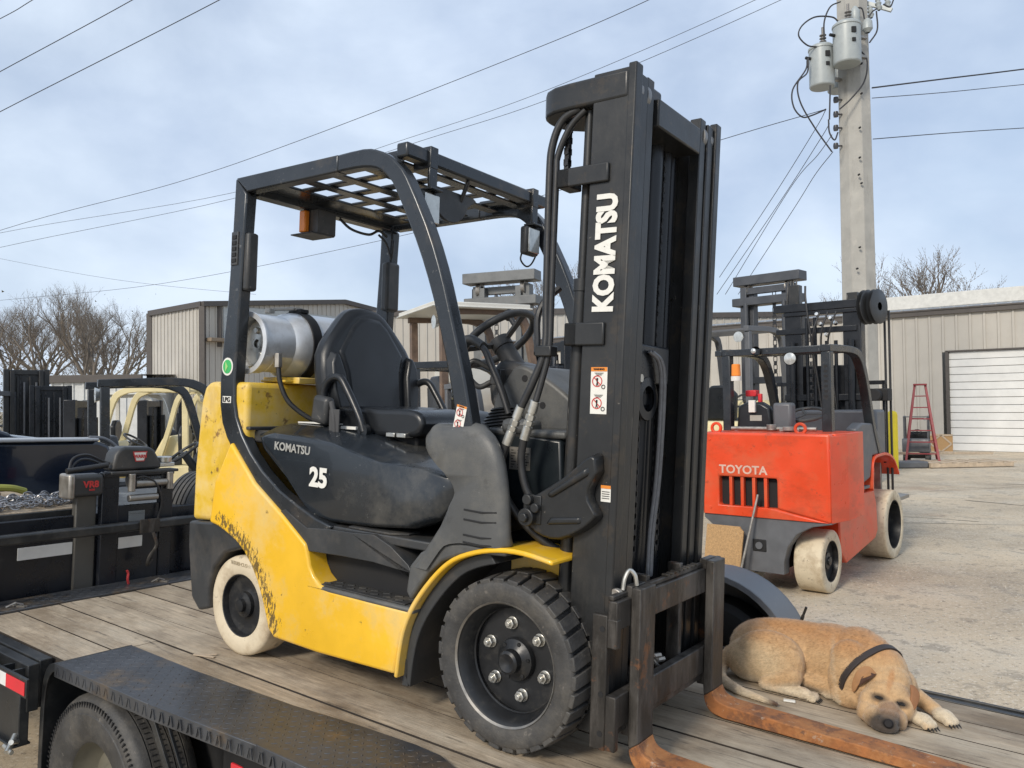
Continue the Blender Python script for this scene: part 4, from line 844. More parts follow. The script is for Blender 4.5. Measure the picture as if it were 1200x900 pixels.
m = MB(); m.cyl((-3.10, -.49, .675), (-3.10, -.26, .70), .016); m.tube(bez([(-3.12, -.47, .66), (-3.14, -.44, .74), (-3.14, -.36, .76), (-3.14, -.27, .72), (-3.12, -.22, .70)]), .007); m.tube(bez([(-3.12, -.47, .66), (-3.14, -.42, .72), (-3.14, -.36, .735), (-3.14, -.27, .70)]), .007); wi.part('power_cable', m, HOSE)
m = MB(); m.tube(bez([(-3.05, -.11, .62), (-3.045, -.06, .625), (-3.04, 0, .59), (-3.04, .04, .52), (-3.045, .05, .44), (-3.045, .03, .36), (-3.0, .0, .32), (-2.97, -.02, .27)]), .006); wi.part('winch_rope', m, HOSE)
m = MB(); m.tube(bez([(-2.965, -.04, .30), (-2.96, -.02, .22), (-2.96, -.06, .16), (-2.965, -.07, .11), (-2.97, -.04, .14)]), .010); m.b2(-2.975, -2.965, -.12, .0, .30, .38); wi.part('hook', m, CARR)
m = MB(); m.cyl((-3.12, .10, .70), (-3.12, .10, .735), .045); m.b2(-3.15, -3.08, .04, .15, .675, .70); wi.part('clutch_lever', m, ZINC, .004)
m = MB(); m.tube(bez([(-2.99, -.165, .005), (-2.985, -.175, .04), (-2.99, -.17, .07), (-2.99, -.178, .09)]), .007); single('red_strap', m, REDP, 'short red strap end hanging at the foot of the head wall', 'strap', F)
# spare tyre behind the neck
sp_ = Thing('spare_tyre', 'black spare tyre with ribbed tread standing beside the winch, partly behind the yellow forklift', 'tyre', F, (-3.30, .52, .04))
ax = V((.93, .36, 0)).normalized(); c0 = V((-3.32, .52, .30)) + ax*.1
m = MB(); pr = [(.15, -.01), (.17, 0), (.25, .008), (.285, 0), (.300, -.012)]
for gk in range(5):
    h = -.036 - gk*.032; pr += [(.303, h+.003), (.304, h), (.292, h-.001), (.292, h-.009), (.304, h-.010)]
pr += [(.30, -.20), (.285, -.212), (.2, -.215), (.15, -.2)]
m.lathe(pr, c0, ax, 90); sp_.part('tyre', m, TYRE, angle=40)
m = MB(); m.lathe([(.152, -.02), (.14, -.06), (.08, -.09), (0, -.09)], c0, ax, 40); sp_.part('rim', m, RIM)
m = MB(); m.b2(-3.16, -3.145, .10, .16, .36, .50); single('red_toolbag', m, mat('red_cloth', (.42, .03, .03), .8), 'small red item wedged between the winch tower and the spare tyre', 'bag', F, bevel=.01)
# chain pile, board, red bag, yellow strap on the neck
random.seed(11)
def chain_links(mb, path, rl=.017, rw=.0042, jitter=0.2):
    for i, p in enumerate(path):
        d = (path[min(i+1, len(path)-1)] - path[max(i-1, 0)]).normalized(); q_ = d.to_track_quat('X', 'Z').to_matrix() @ Matrix.Rotation(R(90*(i % 2)) + random.uniform(-jitter, jitter), 3, 'X')
        ring = []
        for k in range(10):
            a = 2*math.pi*k/10; ring.append(V(p) + q_ @ V((math.cos(a)*rl*1.35, math.sin(a)*rl*.8, 0)))
        mb.tube(ring, rw, 5, closed=True)
m = MB()
for s_ in range(7):
    pth = []; x, y = -3.24 - random.random()*.28, -1.6 + random.random()*.3; z = .468
    for i in range(48):
        y += .024; x += random.uniform(-.02, .02); x = min(-3.21, max(-3.58, x)); pth.append(V((x, y, z + .02*math.sin(i*.9+s_)**2 + .012*(s_//2))))
    chain_links(m, pth, jitter=.6)
single('chain_pile', m, mat('galvanised_chain', (.30, .30, .31), .38, .8, var=.4, vs=30), 'long heap of loose steel chain on the grey planks of the trailer neck', 'chain', F)
m = MB(); m.b2(-3.66, -3.60, -1.9, -.62, .462, .52); single('timber', m, PALW, 'pale timber lying behind the heap of chain on the trailer neck', 'timber', F, bevel=.004)
m = MB(); m.tube(bez([(-3.58, -.86, .50), (-3.57, -.80, .545), (-3.57, -.70, .555), (-3.57, -.58, .545), (-3.58, -.50, .52)]), [.02]*25); single('yellow_strap', m, mat('yellow_webbing', (.30, .30, .06), .8), 'rolled yellow green strap lying at the end of the pale timber', 'strap', F)
m = MB(); m.lathe([(0, 0), (.10, .01), (.13, .06), (.10, .12), (0, .15)], (-3.80, -.78, .47), (.1, .1, 1), 24)
for v_ in m.bm.verts: v_.co += V((noise.noise(v_.co*9)*.03, (v_.co.y+.78)*.4 + noise.noise(v_.co*7)*.03, noise.noise(v_.co*11)*.02))
single('red_bag', m, mat('dark_red_cloth', (.11, .008, .012), .8), 'dark red bag lying on the trailer neck against the black truck bed', 'bag', F)
# ================================================================== dark pickup towing the trailer
pk = Thing('pickup_truck', 'black pickup truck whose bed side shows behind the chains at the left edge', 'truck', F, (-5.0, -1.4, -.75))
m = MB(); m.prism([(-3.2, .05), (-3.2, .80), (.25, .765), (.33, .735), (.39, .62), (.40, .10), (.30, .0)], -4.32, -4.24, axis='x'); m.prism([(-3.2, .05), (-3.2, .80), (.25, .765), (.33, .735), (.39, .62), (.40, .10)], -5.95, -5.87, axis='x'); m.b2(-5.9, -4.3, .30, .36, .1, .73); m.b2(-5.9, -4.3, -1.8, -1.74, .1, .75); m.b2(-5.9, -4.3, -3.2, .33, .0, .06)
pk.part('bed', m, NAVY, .025, seg=3)
m = MB(); m.prism([(-1.8, .785), (-1.8, .812), (.24, .788), (.24, .766)], -4.36, -4.20, axis='x'); pk.part('bed_rail', m, mat('pale_rail_cap', (.40, .41, .42), .35, .3), .008)
m = MB(); m.tube(bez([(-4.27, .20, .79), (-4.27, .30, .78), (-4.26, .38, .73), (-4.25, .43, .65), (-4.25, .44, .55)]), .014); pk.part('tail_corner_trim', m, GREYP)
m = MB(); m.b2(-4.9, -4.3, .36, .62, .655, .685); pk.part('tailgate', m, GREYP, .012, label='grey top edge of the lowered tailgate')
m = MB(); m.prism([(-3.4, .80), (-3.2, 1.45), (-2.4, 1.5), (-1.95, 1.46), (-1.62, .80)], -5.8, -4.45, axis='x'); pk.part('cab', m, mat('grey_cab_paint', (.07, .08, .09), .25, .2), .05)
m = MB(); m.prism([(-3.0, .86), (-2.9, 1.36), (-2.1, 1.38), (-1.83, .86)], -4.449, -4.442, axis='x'); pk.part('cab_window', m, GLASS, .004)
for y in (-.7,):
    m = MB(); m.lathe([(.2, -.02), (.36, 0), (.38, -.03), (.38, -.2), (.2, -.22)], (-4.28, y, -.42), (1, 0, 0), 40); m.lathe([(.2, -.03), (.1, -.06), (0, -.05)], (-4.28, y, -.42), (1, 0, 0), 30); pk.part('wheel', m, TYRE)
m = MB(); m.b2(-5.8, -4.4, -3.2, .3, -.5, .06); pk.part('chassis', m, BLK)
# ================================================================== mudguard of the neighbouring small trailer
mg = Thing('small_trailer', 'black rounded mudguard of a small trailer parked just beyond the deck, behind the dog', 'trailer', F, (.02, 1.4, -.6))
gc = V((.02, 0, -.12)); rg = .445
og = [(gc.x + rg*math.cos(R(a)), gc.z + rg*math.sin(R(a))) for a in range(-10, 192, 8)]; ig = [(gc.x + (rg-.008)*math.cos(R(a)), gc.z + (rg-.008)*math.sin(R(a))) for a in range(-10, 192, 8)]
m = MB(); m.strip(og, ig, 1.16, 1.43); m.strip(og, [(gc.x + (rg-.03)*math.cos(R(a)), gc.z + (rg-.03)*math.sin(R(a))) for a in range(-10, 192, 8)], 1.155, 1.163)
m.prism(og + [(gc.x-.3, -.5), (gc.x+.3, -.5)], 1.41, 1.42)
mgo = mg.part('mudguard', m, mat('weathered_black_plastic', (.13, .135, .145), .42, .1, var=.2, dirt=[((.2, .2, .2), .6, .7, 12, .6)]), .003)
m = MB(); m.lathe([(.15, -.02), (.2, 0), (.31, 0), (.34, -.03), (.34, -.17), (.31, -.2), (.15, -.2)], (.02, 1.2, -.16), (0, -1, 0), 48); m.lathe([(.16, -.04), (.08, -.02), (0, -.01)], (.02, 1.2, -.16), (0, -1, 0), 30); mg.part('wheel', m, BLK)
m = MB(); m.b2(-.9, .5, 1.43, 1.47, -.25, -.15); m.b2(-.9, .5, 2.1, 2.14, -.25, -.15); m.b2(-.9, -.86, 1.43, 2.14, -.25, -.15); mg.part('frame', m, PAINTB, .004)
m = MB(); m.tube(bez([(.465, 1.17, .155), (.475, 1.17, .19), (.49, 1.17, .235)]), [.008]*7 + [.006]*6); mg.part('mudguard_bolt', m, CARR)
# ================================================================== THE DOG
def build_dog():
    m = MB()
    def cap(p0, r0, p1, r1, n=14):       # tapered capsule
        p0, p1 = V(p0), V(p1)
        k = 6
        for p, r in ((p0, r0), (p1, r1)):
            bmesh.ops.create_uvsphere(m.bm, u_segments=n, v_segments=n//2+1, radius=r, matrix=Matrix.Translation(p))
        m.cyl(p0, p1, r0, r1, n=n)
    def ell(c, r, rz=0, ry=0, rx=0):
        bmesh.ops.create_uvsphere(m.bm, u_segments=20, v_segments=12, radius=1, matrix=Matrix.Translation(c) @ Euler((R(rx), R(ry), R(rz))).to_matrix().to_4x4() @ Matrix.Diagonal((*r, 1)))
    # trunk
    ell((.42, .795, .115), (.145, .125, .125)); ell((.55, .815, .122), (.19, .122, .134)); ell((.70, .81, .128), (.18, .128, .142), rz=-6); ell((.80, .795, .135), (.13, .125, .145), rz=-12)
    ell((.83, .74, .12), (.10, .10, .125), rz=-25); ell((.62, .80, .21), (.28, .055, .055))
    # near thigh and haunch
    ell((.475, .685, .118), (.148, .062, .112), ry=-6); ell((.40, .70, .09), (.11, .07, .09)); ell((.56, .665, .10), (.065, .045, .085), ry=12)
    cap((.585, .64, .075), .042, (.49, .625, .035), .026); cap((.485, .622, .030), .024, (.60, .625, .024), .022); ell((.632, .627, .024), (.038, .027, .023))
    # far hind foot tucked under the belly
    cap((.58, .74, .05), .035, (.68, .715, .03), .024); ell((.715, .70, .026), (.032, .03, .024))
    # tail
    tp_ = bez([(.285, .77, .075), (.272, .715, .045), (.285, .635, .028), (.335, .56, .023), (.42, .505, .020), (.50, .482, .017), (.578, .472, .012)], 5)
    for i in range(len(tp_)-1):
        r0 = .027*(1-i/len(tp_))+.008; cap(tp_[i], r0, tp_[i+1], r0*.97, 10)
    # shoulder and near foreleg (folded, elbow low)
    ell((.80, .675, .10), (.085, .045, .105), ry=-8); ell((.80, .655, .045), (.07, .035, .045)); cap((.80, .655, .05), .038, (.90, .655, .035), .032); cap((.90, .66, .035), .030, (1.02, .655, .028), .024)
    ell((1.055, .645, .024), (.042, .032, .025), rz=-20)
    # far foreleg stretched out
    cap((.90, .86, .07), .045, (1.0, .84, .045), .034); cap((1.0, .84, .045), .033, (1.085, .765, .03), .025); ell((1.115, .735, .025), (.044, .034, .026), rz=-35)
    for (px_, py_, an) in ((1.055, .645, -38), (1.115, .735, -42), (.640, .627, 0)):
        for k in (-1.5, -.5, .5, 1.5):
            a = R(an); bx = px_ + math.cos(a)*.034 - math.sin(a)*k*.0135; by = py_ + math.sin(a)*.034 + math.cos(a)*k*.0135
            ell((bx + (.006-abs(k)*.004)*math.cos(a), by + (.006-abs(k)*.004)*math.sin(a), .018), (.019, .0075, .017), rz=an)
    # neck with loose skin
    cap((.83, .79, .165), .105, (.90, .745, .145), .092, 18); ell((.86, .735, .115), (.09, .09, .10)); ell((.855, .69, .065), (.07, .07, .055)); ell((.96, .77, .09), (.06, .07, .07))
    # skull, cheeks
    ell((.925, .705, .118), (.086, .090, .074)); ell((.940, .640, .088), (.080, .072, .060)); ell((.915, .72, .150), (.060, .060, .038))
    ell((.885, .600, .062), (.036, .055, .050)); ell((1.008, .630, .060), (.030, .05, .045))
    # brow, stop, muzzle
    ell((.915, .605, .112), (.026, .022, .014)); ell((.990, .628, .100), (.024, .020, .013)); ell((.945, .640, .118), (.034, .050, .024), rz=12)
    ell((.957, .570, .056), (.040, .058, .036), rz=14); ell((.964, .520, .046), (.040, .042, .031), rz=12); ell((.968, .492, .040), (.034, .026, .026), rz=12)
    ell((.912, .530, .036), (.036, .056, .036), rz=10); ell((.998, .560, .034), (.024, .048, .032), rz=14); ell((.955, .500, .020), (.050, .040, .020)); ell((.885, .565, .040), (.034, .055, .040))
    # folds on the cheek and neck
    cap((.852, .68, .12), .020, (.862, .60, .045), .018); cap((.838, .72, .17), .028, (.842, .66, .08), .024)
    for dx_, rr in ((0, .015), (.030, .012)):
        pts = [V((.862+dx_, .765 + .062*math.sin(R(a)), .148 + .098*math.cos(R(a)))) for a in range(-100, 70, 15)]
        for a, b in zip(pts, pts[1:]): cap(a, rr, b, rr, 8)
    for z_ in (0, 1, 2):
        cap((.905+.012*z_, .655+.035*z_, .168-.004*z_), .009, (.960-.006*z_, .650+.035*z_, .158+.002*z_), .009, 8)
    cap((.62, .70, .06), .03, (.74, .70, .05), .035); ell((.79, .70, .17), (.075, .05, .08), ry=10)
    me = bpy.data.meshes.new('dog_raw'); bmesh.ops.recalc_face_normals(m.bm, faces=m.bm.faces); m.bm.to_mesh(me); m.bm.free()
    o = bpy.data.objects.new('dog', me); C.objects.link(o)
    rm = o.modifiers.new('r', 'REMESH'); rm.mode = 'VOXEL'; rm.voxel_size = .0045
    sm = o.modifiers.new('s', 'CORRECTIVE_SMOOTH') if False else o.modifiers.new('s', 'SMOOTH'); sm.factor = .55; sm.iterations = 6
    dg = bpy.context.evaluated_depsgraph_get(); me2 = bpy.data.meshes.new_from_object(o.evaluated_get(dg)); o.modifiers.clear(); o.data = me2; me2.name = 'dog'
    # coat colours in regions
    tan, red, pale, cream, dark, blk = (.52, .34, .18), (.45, .24, .105), (.60, .47, .30), (.62, .53, .39), (.045, .038, .034), (.012, .011, .011)
    def mixc(a, b, t): t = max(0, min(1, t)); return tuple(x*(1-t)+y*t for x, y in zip(a, b))
    def g(p, c_, r): d = math.sqrt(sum(((p[i]-c_[i])/r[i])**2 for i in range(3))); return max(0, min(1, (1.25-d)/.5))
    from mathutils.bvhtree import BVHTree
    bv = BVHTree.FromPolygons([v_.co.copy() for v_ in me2.vertices], [tuple(p.vertices) for p in me2.polygons])
    def hit(p, o_=V((1.02, .1, .45))):      # nearest skin point in front of a guess, seen from before the face
        h_ = bv.ray_cast(o_, (V(p)-o_).normalized()); return h_[0] if h_[0] is not None else V(p)
    def on(px, py, lift=0.):     # skin point that the photograph shows at a pixel
        d_ = (M3.transposed() @ (RW @ V((px-600, py-450, FOC)))).normalized(); h_ = bv.ray_cast(O0, d_)
        return (h_[0] - d_*lift) if h_[0] is not None else None
    EL, ER, NO = on(1030, 817.5), on(1056, 825), on(1041, 848)
    ca = me2.color_attributes.new('coat', 'FLOAT_COLOR', 'POINT'); vals = []
    for v_ in me2.vertices:
        p = v_.co; n0 = noise.noise(p*9)*.5 + noise.noise(p*28)*.25
        c_ = mixc(tan, red, (p.z-.175)/.06 + n0*.5)                       # redder along the back
        c_ = mixc(c_, pale, g(p, (.46, .66, .10), (.13, .06, .085))*.75 + n0*.2)   # pale haunch
        c_ = mixc(c_, cream, (.055-p.z)/.04 + n0*.4 if p.x < .78 else 0)
        c_ = mixc(c_, cream, g(p, (.742+(.14-p.z)*.22, .69, .14), (.011, .09, .12))*.28)   # pale stripe behind the shoulder
        c_ = mixc(c_, cream, g(p, (.62, .62, .02), (.09, .05, .045))*.7)
        c_ = mixc(c_, cream, g(p, (1.065, .64, .02), (.055, .045, .04))*.9); c_ = mixc(c_, cream, g(p, (1.13, .725, .02), (.06, .05, .04))*.9)
        c_ = mixc(c_, red, g(p, (.952, .64, .135), (.011, .06, .05))*.85)
        c_ = mixc(c_, (.21, .125, .08), g(p, (NO.x-.005, NO.y+.06, NO.z+.02), (.042, .050, .045))*.75)
        c_ = mixc(c_, dark, g(p, (NO.x-.012, NO.y+.022, NO.z-.014), (.066, .056, .040))*.96)
        c_ = mixc(c_, blk, g(p, NO, (.022, .015, .016)))
        for E_ in (EL, ER): c_ = mixc(c_, dark, g(p, E_, (.030, .020, .016))*.7); c_ = mixc(c_, blk, g(p, E_, (.016, .012, .0075)))
        if p.x > .53 and p.x < .62 and p.y < .51: c_ = mixc(c_, (.10, .06, .04), (p.x-.53)/.04)
        vals += [*c_, 1]
    ca.data.foreach_set('color', vals)
    mt = mat('short_tan_dog_coat', (1, 1, 1), .72, var=.14, vs=60, bump=.55, bs=300, rvar=.06, spec=.2); tt = mt.node_tree
    vc = tt.nodes.new('ShaderNodeVertexColor'); vc.layer_name = 'coat'; b_ = tt.nodes['Principled BSDF']; s_ = b_.inputs['Base Color'].links[0].from_socket
    mm = tt.nodes.new('ShaderNodeMixRGB'); mm.blend_type = 'MULTIPLY'; mm.inputs[0].default_value = 1; tt.links.new(s_, mm.inputs[1]); tt.links.new(vc.outputs[0], mm.inputs[2]); tt.links.new(mm.outputs[0], b_.inputs['Base Color'])
    b_.inputs['Sheen Weight'].default_value = .25; b_.inputs['Sheen Roughness'].default_value = .5
    for p in me2.polygons: p.use_smooth = True
    me2.materials.clear(); me2.materials.append(mt)
    o.matrix_world = F; o['label'] = 'tan dog with a dark muzzle asleep on the trailer planks beside the rusty fork'; o['category'] = 'dog'
    me2.transform(Matrix.Translation((-.7, -.7, 0))); o.matrix_world = F @ Matrix.Translation((.7, .7, 0))
    def child(name, mb, mt_, bev=0):
        mb.bm.transform(Matrix.Translation((-.7, -.7, 0))); me = finish(name, mb.bm, mt_); c_ = bpy.data.objects.new(name, me); C.objects.link(c_); c_.parent = o; bevmod(c_, bev); return c_
    # short fur: small blades combed from the head towards the tail
    fr_ = random.Random(9); fm = bmesh.new(); lay = fm.verts.layers.float_color.new('coat'); me2.calc_loop_triangles(); sh = V((-.7, -.7, 0))
    tris = list(me2.loop_triangles); ar_ = []; tot = 0
    for t_ in tris: tot += t_.area; ar_.append(tot)
    import bisect
    for _ in range(70000):
        t_ = tris[min(len(tris)-1, bisect.bisect(ar_, fr_.random()*tot))]; a, b = fr_.random(), fr_.random()
        if a+b > 1: a, b = 1-a, 1-b
        v0, v1, v2 = (me2.vertices[i] for i in t_.vertices); p = v0.co*(1-a-b)+v1.co*a+v2.co*b; n = t_.normal
        P = p - sh
        if P.z < .012 or (P-NO).length < .03 or (P-EL).length < .014 or (P-ER).length < .014: continue
        fl = V((-.15, 1, .25)) if (P.x > .86 and P.y < .72) else V((-1, .1, -.55))
        if P.x > 1.0: fl = V((-.8, .4, .2))
        fl = fl - n*fl.dot(n)
        if fl.length < .1: continue
        fl = (fl.normalized() + V((fr_.uniform(-.3, .3), fr_.uniform(-.3, .3), fr_.uniform(-.3, .3)))*.6 + n*fr_.uniform(.12, .38)).normalized()
        ln_ = fr_.uniform(.008, .015) if (P.x < .86) else fr_.uniform(.005, .009); wd_ = n.cross(fl).normalized()*fr_.uniform(.0006, .0011)
        c_ = vals[t_.vertices[0]*4:t_.vertices[0]*4+3]; k_ = fr_.uniform(.72, 1.22)
        vv = [fm.verts.new(q) for q in (p-wd_-n*.001, p+wd_-n*.001, p+fl*ln_)]
        for i, v_ in enumerate(vv): v_[lay] = (*[min(1, x*k_*(1.1 if i == 2 else .95)) for x in c_], 1)
        fm.faces.new(vv)
    fme = bpy.data.meshes.new('fur'); fm.to_mesh(fme); fm.free(); fme.materials.append(mt); fo_b = bpy.data.objects.new('fur', fme); C.objects.link(fo_b); fo_b.parent = o; fo_b['kind'] = 'stuff'
    # ears: folded flaps
    earm = mat('brown_ear', (.27, .125, .055), .75, var=.15, vs=40, bump=.2)
    def flap(pts, th=.007):
        mb = MB(); n_1 = len(pts); a = [mb.bm.verts.new(p) for p in pts]; cen = sum((V(p) for p in pts), V())/n_1
        nn_ = (V(pts[1])-cen).cross(V(pts[2])-cen).normalized(); b = [mb.bm.verts.new(V(p)+nn_*th) for p in pts]
        ca_ = mb.bm.verts.new(cen - nn_*.006); cb_ = mb.bm.verts.new(cen + nn_*(th+.002))
        for i in range(n_1):
            j = (i+1) % n_1; mb.bm.faces.new((a[i], a[j], b[j], b[i])); mb.bm.faces.new((a[j], a[i], ca_)); mb.bm.faces.new((b[i], b[j], cb_))
        return mb
    def skinflap(pxs, lifts): return [on(x, y, l_) or V((.9, .7, .15)) for (x, y), l_ in zip(pxs, lifts)]
    def patch(P_, th):
        mb = MB(); cen = sum(P_, V())/len(P_); view = (O0-cen).normalized(); lo = [mb.bm.verts.new(p - view*th) for p in P_]; hi = [mb.bm.verts.new(p) for p in P_]
        c_1 = mb.bm.verts.new(cen + view*th*.6); k_ = len(P_)
        mids = [mb.bm.verts.new(p.lerp(cen, .45) + view*th*.55) for p in P_]
        for a in range(k_):
            b = (a+1) % k_; mb.bm.faces.new((lo[a], lo[b], hi[b], hi[a])); mb.bm.faces.new((hi[a], hi[b], mids[b], mids[a])); mb.bm.faces.new((mids[a], mids[b], c_1))
        return mb
    def smooth_px(pts, n=3): return bez2(pts + [pts[0]], n)[:-1]
    tanear = mat('tan_ear', (.34, .175, .075), .75, var=.15, vs=40, bump=.2)
    q1 = smooth_px([(1027, 789), (1019, 781), (1009, 782), (1002, 790), (998, 803), (1000, 811), (1005, 806), (1009, 799), (1017, 794)])
    child('ear', patch(skinflap(q1, [.018]*len(q1)), .014), tanear, .002)
    q3 = smooth_px([(1026, 790), (1017, 788), (1008, 793), (1004, 803), (1010, 802), (1018, 797)]); child('inner_ear', patch(skinflap(q3, [.023]*len(q3)), .004), mat('dark_ear_hollow', (.07, .035, .025), .8))
    q2 = smooth_px([(1066, 802), (1072, 804), (1077, 811), (1077.5, 820), (1072, 832), (1067, 832), (1066, 822), (1067, 812)])
    base_d = (on(1062, 812) or V((1., .65, .1)))
    def plane_pt(x, y):
        d_ = (M3.transposed() @ (RW @ V((x-600, y-450, FOC)))).normalized(); n_ = V((.55, -.75, .36)).normalized(); t_ = (base_d + V((.012, 0, 0)) - O0).dot(n_)/d_.dot(n_); return O0 + d_*t_
    child('ear', patch([plane_pt(*p) for p in q2], .010), earm, .002)
    # collar: a band laid on the skin round the neck
    cc_ = V((.895, .765, .140)); an = V((.74, -.56, -.30)).normalized(); u_ = V((0, 0, 1)); u_ = (u_ - an*u_.dot(an)).normalized(); w_2 = an.cross(u_)
    ring = []
    for k in range(60):
        a_ = 2*math.pi*k/60; d_ = u_*math.cos(a_) + w_2*math.sin(a_); h_ = bv.ray_cast(cc_ + d_*.30, -d_); r0 = (h_[0]-cc_).length if h_[0] is not None else .1
        ring.append(min(r0, .19))
    ring = [(ring[k-2]+ring[k-1]+ring[k]+ring[(k+1) % 60]+ring[(k+2) % 60])/5+.004 for k in range(60)]
    mb = MB(); vs = []
    for k in range(60):
        a_ = 2*math.pi*k/60; d_ = u_*math.cos(a_) + w_2*math.sin(a_); r0 = ring[k]
        vs.append([mb.bm.verts.new(cc_ + d_*(r0+e_) + an*h_) for e_, h_ in ((-.004, -.013), (.004, -.013), (.004, .013), (-.004, .013))])
    for k in range(60):
        A_, B_ = vs[k], vs[(k+1) % 60]
        for q_ in range(4): mb.bm.faces.new((A_[q_], B_[q_], B_[(q_+1) % 4], A_[(q_+1) % 4]))
    child('collar', mb, mat('dark_brown_collar', (.035, .027, .025), .6), .001)
    mb = MB(); mb.lathe([(0, -.009), (.012, -.006), (.016, -.001), (.012, .004), (0, .005)], NO, (.15, -1, .45), 20); child('nose', mb, mat('wet_nose', (.010, .009, .010), .6, spec=.25))
    for E_ in (EL, ER):
        mb = MB(); mb.tube([hit(E_ + V((dx_, .0, -.003*(1-(dx_/.014)**2)-dx_*.12))) for dx_ in (-.014, -.008, 0, .008, .014)], .0028, 6); child('closed_eye', mb, BLK)
    for (px_, py_, an_) in ((1.055, .645, -38), (1.115, .735, -42), (.640, .627, 0)):
        for k in (-1.5, -.5, .5, 1.5):
            a = R(an_); bx = px_ + math.cos(a)*.057 - math.sin(a)*k*.0135; by = py_ + math.sin(a)*.057 + math.cos(a)*k*.0135; s2_ = abs(k)*.004
            mb = MB(); mb.cyl((bx-s2_*math.cos(a), by-s2_*math.sin(a), .013), (bx+.008*math.cos(a), by+.008*math.sin(a), .006), .0035, .0012, n=6); child('claw', mb, BLK)

build_dog()
# ================================================================== THE YARD
m = MB(); gv = [m.bm.verts.new(p) for p in ((-250, -60, 0), (250, -60, 0), (250, 400, 0), (-250, 400, 0))]; m.bm.faces.new(gv)
single('ground', m, CONC, None, None, W, (0, 0, 0), kind='structure', smooth=False)
# cracks and slab joints, a hair above the ground
CRK = mat('dark_crack', (.15, .125, .10), .95)
random.seed(21)
m = MB()
def crack(x, y, a, n_, wd):
    pts = [(x, y)]
    for i in range(n_):
        a += random.uniform(-.35, .35); x += math.cos(a)*.16; y += math.sin(a)*.16; pts.append((x, y))
    L_, R__ = [], []
    for i, (px_, py_) in enumerate(pts):
        k = wd*(.35+random.random()*.65)*min(1, (len(pts)-i)/5); dx_, dy_ = (pts[min(i+1, n_)][0]-pts[max(i-1, 0)][0], pts[min(i+1, n_)][1]-pts[max(i-1, 0)][1]); l2 = math.hypot(dx_, dy_) or 1
        L_.append(m.bm.verts.new((px_-dy_/l2*k, py_+dx_/l2*k, .004))); R__.append(m.bm.verts.new((px_+dy_/l2*k, py_-dx_/l2*k, .004)))
    for i in range(n_): m.bm.faces.new((L_[i], L_[i+1], R__[i+1], R__[i]))
for c_ in ((8.2, 14.5, -.9, 30, .035), (9.5, 14.2, -2.2, 18, .02), (6.2, 9.8, -.5, 26, .016), (10.5, 17, -.2, 34, .03), (3.4, 4.9, -.35, 24, .008), (7, 12, 2.5, 20, .02), (-6, 8, .4, 30, .012), (4.6, 6.6, -.2, 22, .008)): crack(*c_)
for (xa, ya, xb, yb) in ((1.9, 4.35, 12, 2.2), (3.2, 12.6, 22, 8.2), (-14, 10, 26, 20.5), (7.4, 7.2, 13.5, 21)):
    ka = 60; random.seed(int(xa*10)); dl2 = math.hypot(xb-xa, yb-ya); nx_, ny_ = -(yb-ya)/dl2, (xb-xa)/dl2; pr_ = None
    for i in range(ka+1):
        t_ = i/ka; x, y = xa+(xb-xa)*t_, ya+(yb-ya)*t_; k = .007*random.uniform(.5, 1.3)*(1+y*.03); c2 = (m.bm.verts.new((x-nx_*k, y-ny_*k, .0045)), m.bm.verts.new((x+nx_*k, y+ny_*k, .0045)))
        if pr_: m.bm.faces.new((pr_[0], c2[0], c2[1], pr_[1]))
        pr_ = c2
single('ground_cracks', m, CRK, 'dark cracks wandering over the dusty concrete of the yard', 'cracks', W, (0, 0, 0), kind='stuff', smooth=False)
m = MB()
for i in range(900):
    d_ = random.uniform(3.2, 12); x = random.uniform(.25, .75)*d_ if random.random() < .8 else random.uniform(-1.2, -.4)*4; y = d_; r_ = random.uniform(.004, .014)
    if random.random() < .2 and x < 0: y = random.uniform(2.2, 4)
    bmesh.ops.create_icosphere(m.bm, subdivisions=1, radius=r_, matrix=Matrix.Translation((x, y, r_*.3)) @ Matrix.Diagonal((1, random.uniform(.6, 1), .55, 1)))
single('loose_stones', m, mat('pale_gravel', (.45, .41, .34), .9, var=.4, vs=30), 'small loose stones scattered over the concrete yard', 'gravel', W, (0, 0, 0), kind='stuff')
# ------------------------------------------------------------------ the orange-red forklift
TF = frame(3.053, 7.794, 49.83)
ty = Thing('forklift', 'orange red forklift with cream tyres parked on the yard behind the sleeping dog', 'forklift', TF, (1.0, .46, 0))
X0, YR, YL = -.42, -.21, 1.11
YM = (YR+YL)/2
outl = [(X0, YR+.02), (X0+.0, YL-.02), (X0+.16, YL+.05), (.35, YL+.05), (.35, YR-.05), (X0+.16, YR-.05)]
def cw(z0, z1, m, x0=X0):
    o2 = [(a, b) for a, b in outl]; m.prism(o2, z0, z1, axis='z'); return m
m = MB()
gy0, gy1, gz0, gz1 = .32, .92, .83, 1.12
m.strip([(YR+.02, .73), (YR+.02, 1.56), (YL-.02, 1.56), (YL-.02, .73), (YR+.02, .73)], [(gy0, gz0), (gy0, gz1), (gy1, gz1), (gy1, gz0), (gy0, gz0)], X0, X0+.12, axis='x')
cwo = ty.part('counterweight', m, REDB, .022, seg=3)
m = MB(); m.prism([(X0+.12, YR+.005), (X0+.12, YL-.005), (X0+.30, YL+.05), (.35, YL+.05), (.35, YR-.05), (X0+.30, YR-.05)], .73, 1.558, axis='z')
for a, b in ((YR+.02, YR-.05), (YL-.02, YL+.05)): m.prism([(X0+.004, a), (X0+.30, b), (X0+.30, a), (X0+.12, a)], .73, 1.54, axis='z')
ty.part('counterweight_flank', m, REDB, .006, parent=cwo)
